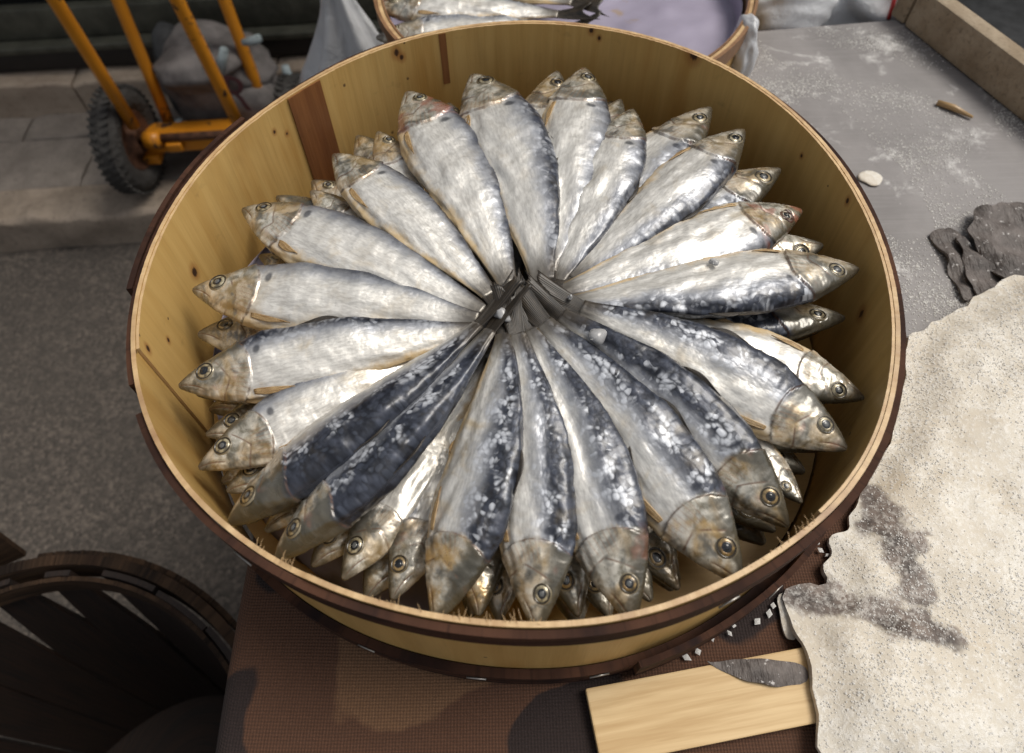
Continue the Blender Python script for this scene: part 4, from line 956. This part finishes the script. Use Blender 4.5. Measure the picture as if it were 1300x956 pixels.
# ------------------------------------------------------------------ plastic bags
def plastic(name, pxs, Y, rx, ry, rz, seed, label, zoff=0):
    c = ray_y(*pxs, Y); o = blob(name, (c[0], c[1], c[2]+zoff), rx, ry, rz, seed, M['bag'], None, .2, 56, 40, .9, lambda z: 1-.75*max(0, z)**1.1); return tag(o, label, 'plastic bag')
def knotted(px_, Y, zfoot, r, hgt, seed, label):
    c = ray_y(*px_, Y); N = Nz(seed, 14, 3); V = []; nu, nv = 64, 48
    for j in range(nv+1):
        q = j/nv; z = q*hgt; pr = r*(math.sin(min(1, q/.30+.18)*math.pi/2))*(1-step(np.array(q), .28, .82)*.88)
        for i in range(nu):
            th = 2*math.pi*i/nu; f_ = 1+.16*math.sin(th*5+seed+3*q)*(.4+q)+.12*float(N(.9, math.cos(th), math.sin(th), q*3))+.06*float(N(2.5, math.cos(th), math.sin(th), q*3))
            V.append((c[0]+pr*f_*math.cos(th)+.02*math.sin(q*5+seed), c[1]+pr*f_*math.sin(th)*.8, zfoot+z))
    F = grid_faces(nv+1, nu, True)+[tuple(range(nu))[::-1], tuple(range(nv*nu, nv*nu+nu))]
    return tag(link('plastic_bag', mesh('plastic_bag', V, F), M['bag']), label, 'plastic bag')
knotted((438, 92), .62, .30, .115, .62, 5, 'white knotted plastic bag standing beside the shallow tub')
tag(blob('plastic_bag', tuple(ray_y(1000, 14, .49)), .045, .03, .035, 232, M['bag'], None, .22, 56, 40, .9), 'small white plastic bag at the back edge of the table', 'plastic bag')
tag(blob('plastic_bag', tuple(ray_y(1115, 4, .54)), .11, .06, .06, 233, M['bag'], None, .2, 64, 44, .9), 'thin white plastic bag with a red stripe behind the table', 'plastic bag')
st = B().tube([ray_y(1128, 24, .475), ray_y(1133, 8, .475), ray_y(1137, -8, .48)], .0025, 6).build('stripe', M['red']); st.parent = bpy.data.objects['plastic_bag.002']
tag(blob('plastic_bag', (*pix(944, 66, TAB+.03)[:2], TAB+.034), .012, .022, .034, 234, M['bag'], None, .2, 40, 30, .9), 'scrap of white plastic bag against the shallow tub wall', 'plastic bag')
cr = tag(empty('crate', (.45, .75, 0)), 'dark brown crate standing behind the table', 'crate')
for k in range(4): B().box((.45, .62, .15+.17*k), (.7, .015, .13), None, .002).build('slat', M['crate'], cr, False); B().box((.45, .92, .15+.17*k), (.7, .015, .13), None, .002).build('slat', M['crate'], cr, False)
for x in (.12, .78):
    for y in (.635, .905): B().box((x, y, .375), (.03, .014, .75), None, .002).build('post', M['crate'], cr, False)
B().box((.45, .77, .08), (.68, .27, .012), None, .001).build('bottom', M['crate'], cr, False)

# ------------------------------------------------------------------ old slatted basket, bottom left
BZ = RIM-.45; bcx, bcy, br = -.520, -.352, .274
bk = tag(empty('slatted_basket', (bcx, bcy, .001)), 'old dark slatted wooden basket with cracked double rim hoop', 'basket')
SB = Shell((bcx, bcy), BZ, lambda a: br+.004*np.sin(2*a+.5)+.002*np.sin(5*a), .16)
HB = BZ-.003
nsl = 22
for k in range(nsl):
    a0_ = 2*math.pi*k/nsl; wd = 2*math.pi/nsl
    g = .015 if k not in (4, 8) else .06
    V = []; W = []
    n_, m_ = 14, 5
    for i in range(n_):
        z = -HB*i/(n_-1)
        for s_, off in ((0, -.004), (1, -.010)):
            for j in range(m_):
                sh = g*(1-i/(n_-1)*.4)+(.30*max(0, 1-i/5) if k in (5, 6) else 0)
                a = a0_+wd*(sh+(1-2*sh)*j/(m_-1))+(.12*wd*(1-i/(n_-1)) if k == 5 else 0); V.append(SB.pt(a, off-.002*(k % 2), z)); W.append((a*.3, z, k))
    F = []
    for i in range(n_-1):
        o0 = i*2*m_; o1 = (i+1)*2*m_
        ring0 = [o0+j for j in range(m_)]+[o0+m_+j for j in range(m_)][::-1]; ring1 = [o1+j for j in range(m_)]+[o1+m_+j for j in range(m_)][::-1]
        for j in range(2*m_): F.append((ring0[j], ring0[(j+1) % (2*m_)], ring1[(j+1) % (2*m_)], ring1[j]))
    r0 = [j for j in range(m_)]+[m_+j for j in range(m_)][::-1]; F += [tuple(r0), tuple((n_-1)*2*m_+v for v in r0)]
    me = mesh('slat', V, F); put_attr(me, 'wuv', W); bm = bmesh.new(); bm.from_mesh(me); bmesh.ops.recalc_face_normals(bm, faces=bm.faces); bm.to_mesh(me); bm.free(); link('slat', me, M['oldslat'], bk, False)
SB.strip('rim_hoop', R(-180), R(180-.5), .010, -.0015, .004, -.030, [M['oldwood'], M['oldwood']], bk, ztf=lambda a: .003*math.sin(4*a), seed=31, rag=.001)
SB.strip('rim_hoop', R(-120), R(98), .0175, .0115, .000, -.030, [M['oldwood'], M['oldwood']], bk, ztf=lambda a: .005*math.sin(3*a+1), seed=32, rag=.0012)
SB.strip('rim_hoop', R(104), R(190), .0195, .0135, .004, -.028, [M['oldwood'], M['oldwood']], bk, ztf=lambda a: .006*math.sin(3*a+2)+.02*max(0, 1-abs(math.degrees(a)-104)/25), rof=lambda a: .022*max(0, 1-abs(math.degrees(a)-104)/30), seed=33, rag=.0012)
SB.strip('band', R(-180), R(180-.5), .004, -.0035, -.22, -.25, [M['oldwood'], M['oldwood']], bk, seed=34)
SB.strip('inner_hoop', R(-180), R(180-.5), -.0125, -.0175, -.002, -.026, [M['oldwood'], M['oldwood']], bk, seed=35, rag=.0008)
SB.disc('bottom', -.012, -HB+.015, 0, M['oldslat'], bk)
